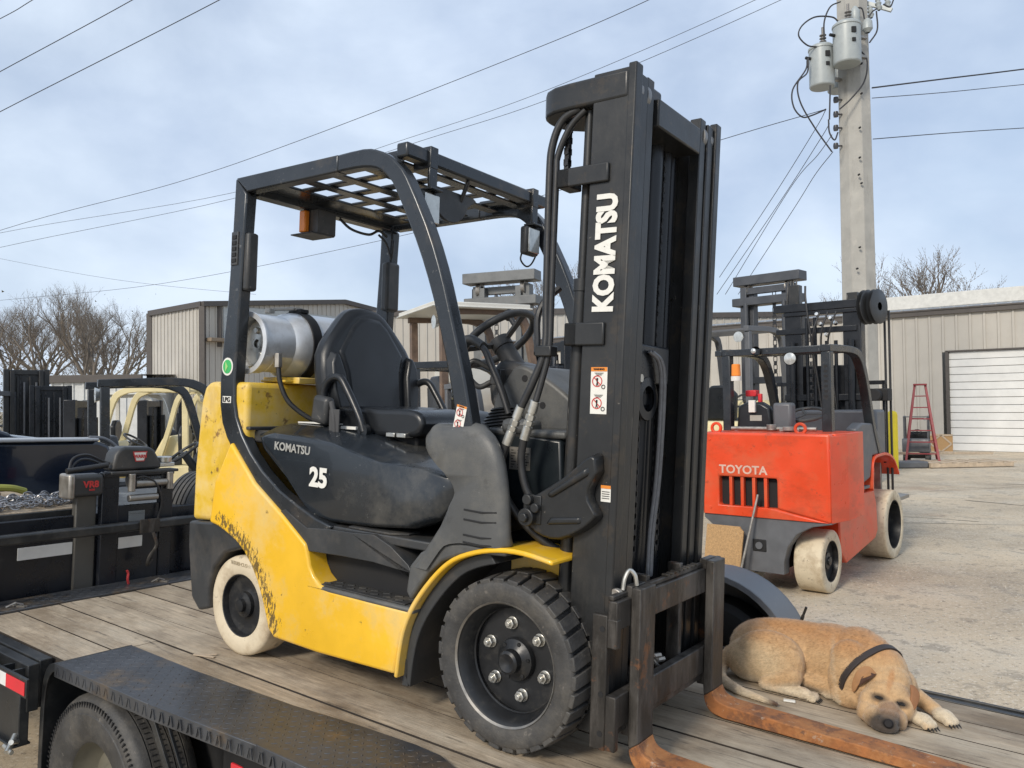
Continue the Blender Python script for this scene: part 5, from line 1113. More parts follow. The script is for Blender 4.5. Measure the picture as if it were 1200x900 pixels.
for y in (YR+.10, YL-.10):
    for z in (.80, 1.49):
        m = MB(); m.cyl((X0-.006, y, z), (X0+.01, y, z), .016, n=6); ty.part('bolt_head', m, REDB, .002, parent=cwo)
m = MB(); m.b2(X0+.085, X0+.118, gy0, gy1, gz0, gz1); ty.part('grille_recess', m, BLK, parent=cwo)
for i in range(4):
    y = gy0 + (i+1)*.12
    m = MB(); m.b2(X0+.02, X0+.07, y-.016, y+.016, gz0, gz1); ty.part('grille_bar', m, REDB, .004, parent=cwo)
lettering(ty, 'TOYOTA', .115, (X0-.002, .66, 1.19), (0, -1, 0), (0, 0, 1), mat('worn_pale_letters', (.62, .42, .34), .6), parent=cwo, bold=.003, width=1.05)
m = MB(); m.prism([(.27, .20), (.86, .20), (.86, .33), (.90, .48), (1.0, .62), (YL-.02, .69), (YL-.02, .735), (YR+.02, .735), (YR+.02, .72), (.0, .68), (.14, .60), (.23, .47), (.27, .33)], X0+.02, X0+.16, axis='x')
ty.part('lower_counterweight', m, GREYP, .012)
m = MB(); m.b2(X0+.16, .5, .32, .80, .22, .72); ty.part('axle_housing', m, BLK)
m = MB(); m.b2(X0+.012, X0+.03, .44, .58, .40, .52); ty.part('tow_pocket', m, BLK, .015); m = MB(); m.cyl((X0-.0, .51, .46), (X0+.02, .51, .46), .035); ty.part('tow_pin', m, GREYP)
for y in (1.0, .13):
    m = MB(); m.lathe([(.035, -.014), (.062, -.014), (.062, .014), (.035, .014)], (X0+.14, y, 1.60), (1, 0, 0), 24, closed=True); ty.part('lifting_eye', m, REDB, .005)
# body sides
m = MB(); m.prism([(.30, 1.55), (.30, .95), (.55, .95), (.62, 1.18), (.66, 1.55)], -.02, .95); ty.part('hood', m, REDB, .02)
m = MB(); m.prism([(.32, .34), (.30, .66), (.40, .93), (.95, .96), (1.02, .86), (1.48, .86), (1.56, .72), (1.60, .40), (1.50, .32), (.50, .20)], -.03, .95); sdp = ty.part('side_body', m, REDB, .015)
m = MB(); m.prism([(1.02, .90), (1.30, .90), (1.30, .93), (1.02, .93)], -.04, .2); ty.part('step_plate', m, GREYP, .004)
ffp = bez2([(1.42, .88), (1.45, 1.10), (1.52, 1.22), (1.75, 1.25), (2.05, 1.24), (2.30, 1.16), (2.50, .98)], 3); ffi = [(a+.03 if i < 4 else a, b-.03) for i, (a, b) in enumerate(ffp)]
m = MB(); m.strip(ffp, ffi, -.04, .28); ty.part('front_fender', m, REDB, .006)
m = MB(); m.b2(1.44, 2.3, .25, .30, .4, 1.2); ty.part('front_body', m, REDB, .01)
m = MB(); m.prism([(1.02, 1.10), (.95, 1.56), (1.15, 1.62), (1.6, 1.60), (1.85, 1.42), (2.0, 1.24), (1.50, 1.24), (1.4, 1.0), (1.1, .95)], -.02, .10); ty.part('cowl', m, GREYP, .02)
m = MB(); m.b2(1.75, 2.1, .0, .95, 1.2, 1.75); ty.part('dashboard', m, GREYP, .03)
# wheels
plain_wheel(ty, 'rear_wheel', (0, -.05, .305), (0, -1, 0), .305, .20, .27, TYREW, RIM, dish=.05)
plain_wheel(ty, 'rear_wheel', (0, .97, .305), (0, 1, 0), .305, .20, .27, TYREW, RIM, dish=.05)
plain_wheel(ty, 'front_wheel', (2.13, -.07, .40), (0, -1, 0), .40, .285, .36, TYREW, RIM, dish=.12)
plain_wheel(ty, 'front_wheel', (2.13, .99, .40), (0, 1, 0), .40, .285, .36, TYREW, RIM, dish=.12)
# guard
gx = .18
for y0, y1 in ((-.03, .065), (1.03, 1.12)):
    m = MB(); m.b2(gx-.05, gx+.05, y0, y1, 1.55, 2.36); ty.part('guard_rear_post', m, GRD, .008)
    oo = bez2([(gx-.05, 2.43), (.60, 2.44), (.98, 2.43), (1.18, 2.37), (1.32, 2.22), (1.45, 1.95), (1.62, 1.55), (1.82, 1.25)], 3); i2 = bez2([(gx-.05, 2.36), (.60, 2.37), (.94, 2.36), (1.10, 2.31), (1.23, 2.18), (1.37, 1.92), (1.54, 1.52), (1.74, 1.22)], 3)
    m = MB(); m.strip(oo, i2, y0, y1); ty.part('guard_side_frame', m, GRD, .006)
m = MB(); m.b2(gx-.055, gx+.045, .06, 1.035, 2.355, 2.425); m.b2(gx-.055, gx+.0, 1.12, 1.20, 2.36, 2.42); ty.part('guard_crossbar', m, GRD, .006)
for i in range(6):
    m = MB(); x = .36+i*.13; m.b2(x-.02, x+.02, .065, 1.03, 2.38, 2.41); ty.part('guard_roof_bar', m, GRD, .003)
for y, z, r_ in ((.72, 2.395, .05), (.36, 2.30, .068)):
    m = MB(); m.lathe([(0, .06), (r_*.7, .05), (r_, .01), (r_, 0)], (gx-.09, y, z), (1, 0, 0), 28); m.bar((gx-.04, y, z), (gx-.04, y, 2.38), .02, .02, up=(1, 0, 0)); lm = ty.part('round_lamp', m, BLK, .002)
    m = MB(); m.lathe([(0, -.012), (r_*.4, -.008), (r_*(.55 if y > .5 else .9), 0), (r_*(.55 if y > .5 else .9), .005), (0, .006)], (gx-.092 if y < .5 else gx-.152, y, z), (1, 0, 0), 28); ty.part('lamp_lens', m, LENS, parent=lm)
m = MB(); m.cyl((gx-.03, .97, 2.14), (gx-.03, .97, 2.27), .05, .045); bc = ty.part('orange_beacon', m, AMB, .01); m = MB(); m.cyl((gx-.03, .97, 2.09), (gx-.03, .97, 2.14), .055); m.bar((gx-.03, .97, 2.1), (gx-.0, 1.05, 2.1), .02, .02); ty.part('beacon_base', m, WHITE, parent=bc)
for i in range(7):
    m = MB(); m.b2(gx-.0515, gx-.049, .0, .035, 1.9+i*.05, 1.925+i*.05); ty.part('vent_slot', m, BLK, smooth=False)
# seat, wheel, clutter
m = MB(); m.prism([(.62, 1.55), (1.02, 1.55), (1.0, 1.82), (.90, 1.86), (.74, 1.86), (.64, 1.80)], .24, .36, axis='x'); st2 = ty.part('seat_back', m, VINYL, .03); m = MB(); m.b2(.235, .24, .73, .86, 1.66, 1.72); ty.part('seat_label', m, mat('faded_label', (.35, .34, .30), .6), parent=st2)
m = MB(); m.b2(.36, .80, .62, 1.02, 1.50, 1.64); ty.part('seat_cushion', m, VINYL, .04); m = MB(); m.b2(.2, .35, .40, .60, 1.55, 1.85); ty.part('side_console', m, GREYP, .03)
m = MB(); cw_ = V((.62, .40, 1.72)); nq = V((-.35, 0, .94)).to_track_quat('Z', 'Y').to_matrix(); m.tube([cw_ + nq @ V((.19*math.cos(2*math.pi*i/28), .19*math.sin(2*math.pi*i/28), 0)) for i in range(28)], .018, 8, closed=True)
for a in (0, 120, 240): m.bar(cw_, cw_ + nq @ V((.19*math.cos(R(a)), .19*math.sin(R(a)), 0)), .03, .012)
ty.part('steering_wheel', m, PLAS)
m = MB(); m.cyl((.08, .10, 1.585), (.08, 1.0, 1.585), .02); m.cyl((.05, .55, 1.57), (.05, .55, 1.63), .05); m.cyl((.0, .35, 1.57), (.0, .35, 1.61), .06); m.b2(.0, .1, .25, .45, 1.56, 1.59); ty.part('pipe_work', m, DRAWN, .004)
m = MB(); m.b2(.4, .5, .86, .98, 1.92, 1.99); m.b2(.4, .45, .80, .84, 1.85, 1.95); ty.part('tail_light', m, REFR, .01)
m = MB(); m.b2(.20, .24, .79, .86, 1.75, 1.88); ty.part('paper_tag', m, WHITE, .004)
# mast and attachments
mx0 = 2.12
for y0, y1 in ((.26, .47), (.97, 1.19)):
    m = MB(); m.b2(mx0, mx0+.18, y0, y1, .15, 3.05); ty.part('mast_rail', m, MASTD, .01)
    m = MB(); m.b2(mx0+.03, mx0+.15, y0+.04, y1-.04, 3.05, 3.18 if y0 < .5 else 3.34); ty.part('inner_mast_rail', m, MAST, .006)
    m = MB(); m.cyl((mx0-.05, (y0+y1)/2, .3), (mx0-.05, (y0+y1)/2, 2.6), .04); ty.part('lift_cylinder', m, MASTD)
for z, a, b, t_ in ((3.04, .24, 1.33, .10), (2.74, .30, 1.30, .07), (1.9, .26, 1.2, .08), (2.96, .26, 1.2, .05)):
    m = MB(); m.b2(mx0-.02, mx0+.10, a, b, z-t_/2, z+t_/2); ty.part('mast_crossmember', m, MASTD, .006)
m = MB(); m.b2(mx0+.10, mx0+.16, .47, .97, 1.45, 2.3); ty.part('hose_guard', m, MASTD, .01)
for yy in (.55, .66, .80, .90):
    m = MB(); m.cyl((mx0-.02, yy, 1.2), (mx0-.02, yy, 2.6+.3*(yy > .7)), .022); ty.part('hydraulic_pipe', m, MASTD)
m = MB(); m.b2(mx0+.2, mx0+.26, .05, 1.4, 2.05, 2.10)
for i in range(6): m.b2(mx0+.2, mx0+.24, .06+i*.25, .09+i*.25, 1.1, 2.1)
ty.part('load_backrest', m, MASTD, .004)
m = MB()
for i, (a, b) in enumerate(((.52, .62), (.62, .70), (.72, .80))): m.tube(bez([(mx0-.08, a, 2.95), (mx0-.14, a+.05, 2.75), (mx0-.1, b, 2.5), (mx0-.06, b-.05, 2.0), (mx0-.05, b-.1, 1.5)]), .012)
m.tube(bez([(mx0-.05, .9, 3.3), (mx0-.1, .88, 3.1), (mx0-.1, .82, 2.6), (mx0-.05, .8, 2.2)]), .014)
ty.part('mast_hose', m, HOSE)
m = MB()
for i, (y, z) in enumerate(((.60, 2.86), (.72, 2.80), (.65, 2.66), (.54, 2.80), (.76, 2.92))): m.cyl((mx0-.03, y, z), (mx0-.08, y, z+.02), .022, n=8)
ty.part('hydraulic_fitting', m, CHROME)
chain(ty, mx0-.02, .86, 1.5, 2.9, w_=.05, pitch=.05)
m = MB(); m.lathe([(.05, -.035), (.19, -.035), (.21, -.025), (.15, -.015), (.15, .015), (.21, .025), (.19, .035), (.05, .035)], (mx0+.02, .19, 2.98), (.2, 1, 0), 40)
m.lathe([(.05, -.035), (.19, -.035), (.21, -.025), (.15, -.015), (.15, .015), (.21, .025), (.19, .035), (.05, .035)], (mx0+.04, .08, 2.98), (.2, 1, 0), 40); ty.part('hose_reel', m, mat('black_reel', (.04, .042, .045), .4, .2), angle=50)
for y in (.02, .07): 
    m = MB(); m.cyl((mx0+.30, y, 2.95), (mx0+.30, y, .7), .014); ty.part('reel_hose', m, HOSE)
m = MB(); m.b2(mx0+.1, mx0+.3, .0, .25, 1.85, 2.0); m.cyl((mx0+.1, .12, 1.92), (mx0+.0, .12, 1.92), .07); ty.part('side_shifter', m, BLK, .01)
for y in (.2, .85):
    m = MB(); m.b2(mx0+.25, mx0+1.5, y-.07, y+.07, .55, .60); m.b2(mx0+.22, mx0+.27, y-.07, y+.07, .55, 1.2); ty.part('fork', m, DRAWN, .006)
# plywood offcut and a steel rod leaning on it
pf = TF
m = MB(); m.prism([(.68, .17), (.70, .66), (.99, .66), (.985, .655), (1.0, .64), (1.02, .17)], X0-.17, X0-.15, axis='x')
m.bm.free(); m = MB()
m.prism([(.66, .02), (.63, .60), (.665, .63), (.665, .645), (1.02, .645), (1.04, .02)], -.011, .011, axis='x')
rot = Matrix.Rotation(R(9), 4, 'Y'); m.bm.transform(Matrix.Translation((X0-.16, 0, 0)) @ rot)
bd = single('chipboard_offcut', m, PLY, 'brown chipboard offcut with a small hole leaning on the orange red forklift', 'board', TF, (X0-.1, .84, 0), bevel=.003)
m = MB(); m.cyl((X0-.055, .86, .50), (X0-.075, .86, .503), .014); hh = finish('bolt_hole', m.bm, BLK); 
ho = bpy.data.objects.new('bolt_hole', hh); C.objects.link(ho); ho.parent = bd; ho.matrix_local = Matrix.Translation((-(X0-.1), -.84, 0))
m = MB(); m.cyl((X0-.22, .66, .01), (X0-.02, .50, .96), .012); single('steel_rod', m, DRAWN, 'thin grey steel rod leaning on the grille of the orange red forklift', 'rod', TF, (X0-.22, .66, 0))
# ------------------------------------------------------------------ generic background forklift
def yard_forklift(label, frm, body, cwm, guard, mastm, mast_h=2.2, s=1., heading_extra=0, seat=True, wheelm=TYRE, cab=False, backrest=True, logo=None, guard_h=2.15, crosshead=None, beacon=True, roofm=None, solidmast=False):
    fr_ = frm @ Matrix.Scale(s, 4)
    t = Thing('forklift', label, 'forklift', fr_, (0, 0, 0), group='forklifts waiting in the yard')
    m = MB(); m.prism([(-.45, .55), (-.50, .9), (-.42, 1.15), (-.05, 1.15), (-.05, .45), (-.2, .40)], -.55, .55); t.part('counterweight', m, cwm, .04)
    m = MB(); m.prism([(-.05, .35), (-.05, 1.08), (.55, 1.05), (.62, .60), (.95, .55), (1.0, .95), (1.35, .95), (1.45, .35), (1.2, .22), (.2, .22)], -.53, .53); t.part('body', m, body, .02)
    m = MB(); m.prism([(.95, .9), (.92, 1.25), (1.02, 1.42), (1.2, 1.38), (1.35, 1.1), (1.35, .9)], -.40, .40); t.part('dashboard', m, BLK if body is not CREAM else CREAM, .03)
    for y0, y1 in ((-.52, -.45), (.45, .52)):
        m = MB(); m.b2(-.02, .06, y0, y1, 1.1, guard_h-.07); t.part('guard_rear_post', m, guard, .008)
        o2 = bez2([(-.04, guard_h), (.60, guard_h+.02), (.85, guard_h-.02), (.98, guard_h-.16), (1.10, 1.55), (1.28, 1.0)], 3); i2 = bez2([(-.04, guard_h-.07), (.58, guard_h-.055), (.80, guard_h-.09), (.91, guard_h-.20), (1.03, 1.53), (1.20, 1.0)], 3)
        m = MB(); m.strip(o2, i2, y0, y1); t.part('guard_side_frame', m, guard, .006)
    if roofm:
        m = MB(); m.b2(-.12, .95, -.60, .60, guard_h+.0, guard_h+.05); m.b2(-.14, .97, -.62, .62, guard_h-.01, guard_h+.01); t.part('roof', m, roofm, .01)
    else:
        for i in range(6):
            m = MB(); x = .08+i*.13; m.b2(x-.02, x+.02, -.45, .45, guard_h-.05, guard_h-.02); t.part('guard_roof_bar', m, guard, .003)
    if seat:
        m = MB(); m.prism([(-.23, 1.15), (-.25, 1.5), (-.12, 1.62), (.12, 1.62), (.25, 1.5), (.23, 1.15)], .08, .18, axis='x'); t.part('seat_back', m, VINYL, .03)
        m = MB(); m.b2(.12, .6, -.24, .24, 1.06, 1.18); t.part('seat_cushion', m, VINYL, .03)
    m = MB(); c_ = V((.80, 0, 1.42)); q_ = V((-.55, 0, .83)).to_track_quat('Z', 'Y').to_matrix(); m.tube([c_ + q_ @ V((.17*math.cos(2*math.pi*i/24), .17*math.sin(2*math.pi*i/24), 0)) for i in range(24)], .015, 6, closed=True)
    m.bar(c_ - q_ @ V((.17, 0, 0)), c_ + q_ @ V((.17, 0, 0)), .03, .012); m.cyl(c_, c_ + V((.22, 0, -.34)), .04); t.part('steering_wheel', m, PLAS)
    for x, r_, w_ in ((0, .25, .18), (1.2, .32, .22)):
        plain_wheel(t, 'wheel', (x, -.54, r_), (0, -1, 0), r_, r_*.6, w_, wheelm, RIM); plain_wheel(t, 'wheel', (x, .54, r_), (0, 1, 0), r_, r_*.6, w_, wheelm, RIM)
    for sg in (-1, 1):
        m = MB(); m.b2(1.45, 1.60, sg*.36-.05, sg*.36+.05, .12, mast_h); t.part('mast_rail', m, mastm, .008)
        m = MB(); m.b2(1.50, 1.64, sg*.26-.04, sg*.26+.04, .16, mast_h-.03); t.part('inner_mast_rail', m, mastm, .006)
        m = MB(); m.cyl((1.42, sg*.30, .3), (1.42, sg*.30, mast_h-.25), .035); t.part('lift_cylinder', m, mastm)
    for z in (mast_h-.06, mast_h*.55, .4):
        m = MB(); m.b2(1.46, 1.54, -.40, .40, z-.05, z+.05); t.part('mast_crossmember', m, mastm, .006)
    if cab:
        m = MB(); m.b2(.25, 1.25, -.50, .50, 1.14, 1.72); t.part('engine_cover', m, OFFW, .04)
        m = MB(); m.b2(.30, 1.35, -.52, .52, .9, 1.14); t.part('engine_bay', m, YEL, .02)
        for k in range(3):
            m = MB(); m.tube(bez([(.6+.2*k, -.53, 1.1), (.62+.2*k, -.55, 1.03), (.66+.2*k, -.53, .95)]), .012); t.part('engine_hose', m, HOSE)
    if logo or solidmast:
        m = MB(); m.b2(1.40, 1.5, -.34, .34, .2, mast_h-.1); t.part('mast_shield', m, mastm, .01)
        for k in range(4):
            m = MB(); m.b2(1.5, 1.56+.02*(k % 2), -.17+k*.11, -.135+k*.11, .2, mast_h-.15-.12*(k % 2)); t.part('mast_channel', m, GREYP if k % 2 else mastm, .004)
    if crosshead:
        for z, x_, d_ in ((mast_h+.10, 1.44, .14), (mast_h-.22, 1.40, .12)):
            m = MB(); m.b2(x_, x_+.26, -.52, .52, z-d_/2, z+d_/2); t.part('mast_crosshead', m, crosshead, .01)
        for sg in (-1, 1):
            m = MB(); m.lathe([(.06, -.03), (.10, -.03), (.085, 0), (.10, .03), (.06, .03)], (1.55, sg*.32, mast_h-.05), (0, 1, 0), 24); t.part('chain_pulley', m, DRAWN)
        m = MB()
        for k in range(4): m.tube(bez([(1.40, -.50+.04*k, mast_h), (1.36, -.52+.05*k, mast_h-.4), (1.38, -.46+.04*k, mast_h-1.1), (1.42, -.4+.03*k, mast_h-1.8)]), .012, 6)
        t.part('mast_hose', m, HOSE)
    chain(t, 1.52, -.1, .6, mast_h-.1, w_=.05, pitch=.06)
    if backrest:
        m = MB(); m.b2(1.66, 1.70, -.5, .5, 1.15, 1.2); m.b2(1.66, 1.70, -.5, .5, .2, .3)
        for k in range(6): m.b2(1.665, 1.69, -.48+k*.184, -.455+k*.184, .25, 1.18)
        t.part('load_backrest', m, mastm, .004)
        for sg in (-1, 1):
            m = MB(); m.b2(1.70, 1.75, sg*.3-.06, sg*.3+.06, .06, .7); m.b2(1.72, 2.75, sg*.3-.06, sg*.3+.06, .04, .08); t.part('fork', m, DRAWN, .006)
    if beacon:
        m = MB(); m.cyl((.02, .38, guard_h-.27), (.02, .38, guard_h-.13), .05, .045); t.part('orange_beacon', m, AMB, .008)
    m = MB(); m.lathe([(0, .05), (.05, .045), (.07, .0), (0, -.005)], (-.05, -.38, guard_h-.14), (1, 0, 0), 20); t.part('work_lamp', m, LENS)
    if logo:
        lettering(t, logo, .16, (1.604, .355, mast_h*.74), (0, 0, 1), (0, -1, 0), WHITE, bold=.008)
    return t

def fr(px, d_, az):
    x, y, z = spot(px, d_); return frame(x, y, az)
yard_forklift('black forklift with a curved tubular guard nearest behind the pickup bed', fr(112, 7.7, 34), GREYP, OFFW, GRD, MASTD, mast_h=1.9, beacon=False)
yard_forklift('cream forklift facing left, framed by the black guard of the forklift before it', fr(228, 11.4, 190), CREAM, CREAM, CREAM, MASTD, mast_h=2.0, wheelm=TYRE)
yard_forklift('second cream forklift in the row, half hidden behind the rear of the yellow forklift', fr(285, 13.6, 186), CREAM, CREAM, CREAM, MASTD, mast_h=2.0, beacon=False)
yard_forklift('black forklift with white lettering up its mast at the left edge of the yard', fr(20, 13.5, -52), YELB, GREYP, GRD, MAST, mast_h=3.3, s=.76, logo='Yale', seat=False)
yard_forklift('dark forklift seen from the front between the white lettered mast and the black guard', fr(52, 13.2, -55), GREYP, GREYP, GRD, MASTD, mast_h=3.2, s=.70, backrest=False, solidmast=True, seat=False)
yard_forklift('pale forklift at the far left edge of the picture behind the truck cab', fr(-14, 12.6, -100), OFFW, OFFW, GREYP, mat('grey_mast', (.16, .16, .165), .5, .3), mast_h=2.45)
yard_forklift('white hooded forklift beyond the row, seen through the black guard', fr(128, 16.5, 10), OFFW, OFFW, OFFW, MASTD, mast_h=2.0, roofm=OFFW, beacon=False)
yard_forklift('large old forklift with a flat cream roof behind the empty seat of the yellow one', fr(500, 12.0, 25), CREAM, OFFW, mat('rusty_brown_post', (.15, .10, .07), .6, var=.4, vs=8), MASTD, mast_h=2.0, s=1.42, roofm=OFFW, guard_h=2.30, beacon=False, cab=True)
yard_forklift('pale forklift with a dark guard, low between seat and front post of the yellow one', fr(470, 9.6, 24), OFFW, YEL, GRD, MASTD, mast_h=2.05, s=1.1, beacon=False)
yard_forklift('dark forklift with a black mast between the steering wheel and the grey mast head', fr(560, 11.4, -60), YEL, CREAM, GREYP, MASTD, mast_h=2.35, beacon=True)
yard_forklift('off white forklift standing behind the gas cylinder and the seat', fr(390, 19, 40), OFFW, CREAM, GREYP, MASTD, mast_h=2.6, beacon=True)
gst = mat('grey_mast_steel', (.15, .155, .155), .5, .3, var=.2, dirt=[((.36, .17, .08), .62, .68, 6, .7)])
yard_forklift('heavy forklift with a tall grey mast rising behind the steering wheel of the yellow one', fr(636, 16.6, -112), YEL, OFFW, GREYP, gst, mast_h=2.93, s=1.38, crosshead=gst)
yard_forklift('grey forklift with an orange beacon half hidden behind the mast of the yellow one', fr(690, 13.5, 35), YEL, CREAM, GREYP, MASTD, mast_h=2.3, s=1.1, guard_h=2.3)
gst2 = mat('blue_grey_mast', (.075, .08, .09), .5, .3, var=.15)
yard_forklift('tall forklift with a blue grey mast head behind the orange red forklift', fr(838, 14.0, 45), CREAM, CREAM, GREYP, gst2, mast_h=3.10, s=1.32, crosshead=gst2, guard_h=2.38)
yard_forklift('small dark forklift standing behind the yellow bollard', fr(1072, 22.5, 60), GREYP, GREYP, GREYP, MASTD, mast_h=1.4, s=.62, seat=False, beacon=False, backrest=False)
# ------------------------------------------------------------------ buildings
def seg_wall(th, p0, p1, z0, z1, pitch, mt, name='wall_panel', rib=True, skip=None, topf=None, stuff=False):
    p0, p1 = V(p0), V(p1); d_ = p1-p0; Lw = d_.length; u = d_.normalized(); nrm = V((u.y, -u.x, 0)); k = int(Lw/pitch)
    if stuff: mbb = MB()
    for i in range(k):
        a = p0 + u*(i*pitch); b = p0 + u*((i+1)*pitch); zb = z0; zt = z1 if topf is None else topf((i+.5)*pitch)
        if skip and skip[0] < (i+.5)*pitch < skip[1]: zb = skip[2]
        mb = mbb if stuff else MB(); mid = (a+b)/2
        R3 = Matrix((u, -nrm, V((0, 0, 1)))).transposed()
        mb.box((mid.x, mid.y, (zb+zt)/2), (pitch*.985, .04, zt-zb), R3)
        c1 = a + nrm*.03; mb.box((c1.x + u.x*.05, c1.y + u.y*.05, (zb+zt)/2), (.07, .045, zt-zb-.002), R3)
        if not stuff: th.part(name, mb, mt, smooth=False)
    if stuff: th.part(name, mbb, mt, smooth=False, kind='stuff')
# right building
b0 = V((15.162, 27.622, 0)); du = V((-math.sin(R(50)), math.cos(R(50)), 0)); 
P1 = b0 - du*17; P2 = b0 + du*22
rb_ = Thing('warehouse', 'tan ribbed steel building with a roller door behind the red ladder at the right', 'building', W, (b0.x, b0.y, 0))
def EH(z): return z
EVE = 4.75; LW = (P1-P2).length; dB = (P2-b0).length
seg_wall(rb_, P2, P1, 0, EVE, .42, SID, skip=(dB, dB+6.6, 3.42))
nB = V((-du.y, du.x, 0)); nB = nB if nB.y > 0 else -nB      # away from the camera
uB = (P1-P2).normalized(); R3 = Matrix((uB, nB, V((0, 0, 1)))).transposed()
def wbox(th, name, along, w_, dz0, dz1, off, dep, mt, **k):
    m = MB(); c_ = P2 + uB*(along+w_/2) + nB*(off+dep/2); m.box((c_.x, c_.y, (dz0+dz1)/2), (w_, dep, dz1-dz0), R3); return th.part(name, m, mt, **k)
wbox(rb_, 'eave_trim', -.1, LW+.2, EVE-.02, EVE+.14, -.14, .16, TRIM, bevel=.01)
wbox(rb_, 'gutter', -.1, LW+.2, EVE+.14, EVE+.20, -.17, .10, TRIM, bevel=.01)
for i in range(int(LW/.42)): 
    m = MB(); a = P2 + uB*(i*.42); z0, z1 = EVE+.20, EVE+1.05
    q0 = a - nB*.1; q1 = a + nB*8; e_ = uB*.415
    m.quad((q0.x, q0.y, z0), (q0.x+e_.x, q0.y+e_.y, z0), (q1.x+e_.x, q1.y+e_.y, z1), (q1.x, q1.y, z1)); m.bar((q0.x, q0.y, z0+.02), (q1.x, q1.y, z1+.02), .05, .04)
    rb_.part('roof_panel', m, ROOFM, smooth=False)
c_ = P2 + uB*(dB-3.2) + nB*5.5
m = MB()
wbox(rb_, 'roof_ridge_unit', dB-3.6, 16, EVE+.72, EVE+1.28, 4.5, 3, mat('cream_roof_unit', (.55, .54, .50), .6), bevel=.03)
# roller door
dr = wbox(rb_, 'door_frame', dB-.06, .10, 0, 3.46, -.06, .08, TRIM); wbox(rb_, 'door_frame', dB-.06, 6.8, 3.42, 3.47, -.06, .08, TRIM)
for i in range(13):
    z = i*.263; pnm = SHUT
    wbox(rb_, 'door_slat', dB+.04, 6.5, z+.006, z+.255, .02 + (.0 if i % 2 else .01), .05, pnm, bevel=.012)
wbox(rb_, 'back_wall', 0, LW, 0, EVE+.1, 10, .1, SID); 
wbox(rb_, 'door_shadow_panel', dB, 6.6, 0, 3.42, .09, .02, TRIM)
# left building
Lc = V(((238-600)/FOC*36, 36, 0)); dl = V((-math.sin(R(54)), math.cos(R(54)), 0)); HL = 6.55
lb = Thing('warehouse', 'tan steel shed with dark bronze trim standing beyond the bare trees at the left', 'building', W, (Lc.x, Lc.y, 0))
Le = Lc + dl*4.4; Ri = V((-dl.y, dl.x, 0)); Ri = Ri if Ri.x > 0 else -Ri
seg_wall(lb, Le, Lc, 0, HL-.12, .30, SID, stuff=True)
Lr = Lc + Ri*17
ridge = lambda s_: HL - .16 + (.0 + .105*s_ if s_ < 8.5 else .105*8.5 - .105*(s_-8.5))
seg_wall(lb, Lc, Lr, 0, HL, .30, SID, stuff=True, topf=ridge)
def tbar(th, a, b, w_, h_, mt, name='trim'):
    m = MB(); m.bar(a, b, w_, h_); return th.part(name, m, mt, .01)
tbar(lb, Le + V((0, 0, HL-.15)) , Lc + V((0, 0, HL-.05)), .3, .26, TRIM, 'eave_trim')
mid = Lc + Ri*8.5
tbar(lb, Lc + V((0, -.12, HL-.05)), mid + V((0, -.12, HL+.84)), .3, .24, TRIM, 'gable_trim'); tbar(lb, mid + V((0, -.12, HL+.84)), Lr + V((0, -.12, HL-.05)), .3, .24, TRIM, 'gable_trim')
for p_ in (Le, Lc):
    m = MB(); m.box((p_.x, p_.y-.06, HL/2-.1), (.26, .2, HL-.1)); lb.part('corner_trim', m, TRIM, .01)
m = MB(); c_ = Lc + Ri*.9 - V((0, .05, 0)); m.box((c_.x, c_.y-.08, HL-1.0), (.20, .14, 1.9)); lb.part('downpipe', m, TRIM, .01)
Rr = Matrix((Ri, V((-Ri.y, Ri.x, 0)), V((0, 0, 1)))).transposed()
m = MB(); c_ = Lc + Ri*(9.0) + V((Ri.y, -Ri.x, 0))*.06; m.box((c_.x, c_.y, HL-.78), (16, .06, 1.55), Rr); lb.part('upper_wall_band', m, mat('pale_grey_sheet', (.40, .42, .42), .5, .05), .005)
m = MB(); c_ = Lc + Ri*(8.6) + V((Ri.y, -Ri.x, 0))*.25; m.box((c_.x, c_.y, HL-1.66), (17, .5, .16), Rr); lb.part('canopy_edge', m, mat('brown_edge', (.22, .17, .12), .6), .01)
m = MB(); A_ = Le; B_ = Lc; back = Ri*17
m.quad((Le.x, Le.y, HL), (Lc.x, Lc.y, HL), (mid.x, mid.y, HL+.86), ((Le+Ri*8.5).x, (Le+Ri*8.5).y, HL+.86)); m.quad((mid.x, mid.y, HL+.86), (Lr.x, Lr.y, HL), ((Le+Ri*17).x, (Le+Ri*17).y, HL), ((Le+Ri*8.5).x, (Le+Ri*8.5).y, HL+.86)); lb.part('roof', m, ROOFM, smooth=False)
# long low shed in the middle distance and the low white roofed shed
def shed(label, px0, px1, d_, ztop, mt, trim=TRIM, dep=12, roof=None):
    x0, x1 = (px0-600)/FOC*d_, (px1-600)/FOC*d_
    t = Thing('shed', label, 'building', W, ((x0+x1)/2, d_, 0))
    m = MB(); m.b2(x0, x1, d_, d_+dep, 0, ztop-.2); k = int((x1-x0)/.45)
    t.part('wall', m, mt, smooth=False)
    m = MB()
    for i in range(k): m.b2(x0+i*.45, x0+i*.45+.07, d_-.05, d_, 0, ztop-.2)
    t.part('wall_rib', m, mt, kind='stuff', smooth=False)
    m = MB(); m.b2(x0-.2, x1+.2, d_-.15, d_, ztop-.2, ztop+.12); t.part('eave_trim', m, trim, .01)
    m = MB(); m.quad((x0-.2, d_-.1, ztop+.12), (x1+.2, d_-.1, ztop+.12), (x1+.2, d_+dep, ztop+.5), (x0-.2, d_+dep, ztop+.5)); t.part('roof', m, roof or ROOFM, smooth=False)
shed('long low tan shed seen behind the steering wheel and under the overhead guard', 395, 720, 44, 6.9, SID)
shed('low shed with a pale sheet roof behind the black guarded forklift', 60, 162, 34, 3.15, mat('pale_sheet', (.52, .53, .52), .6))
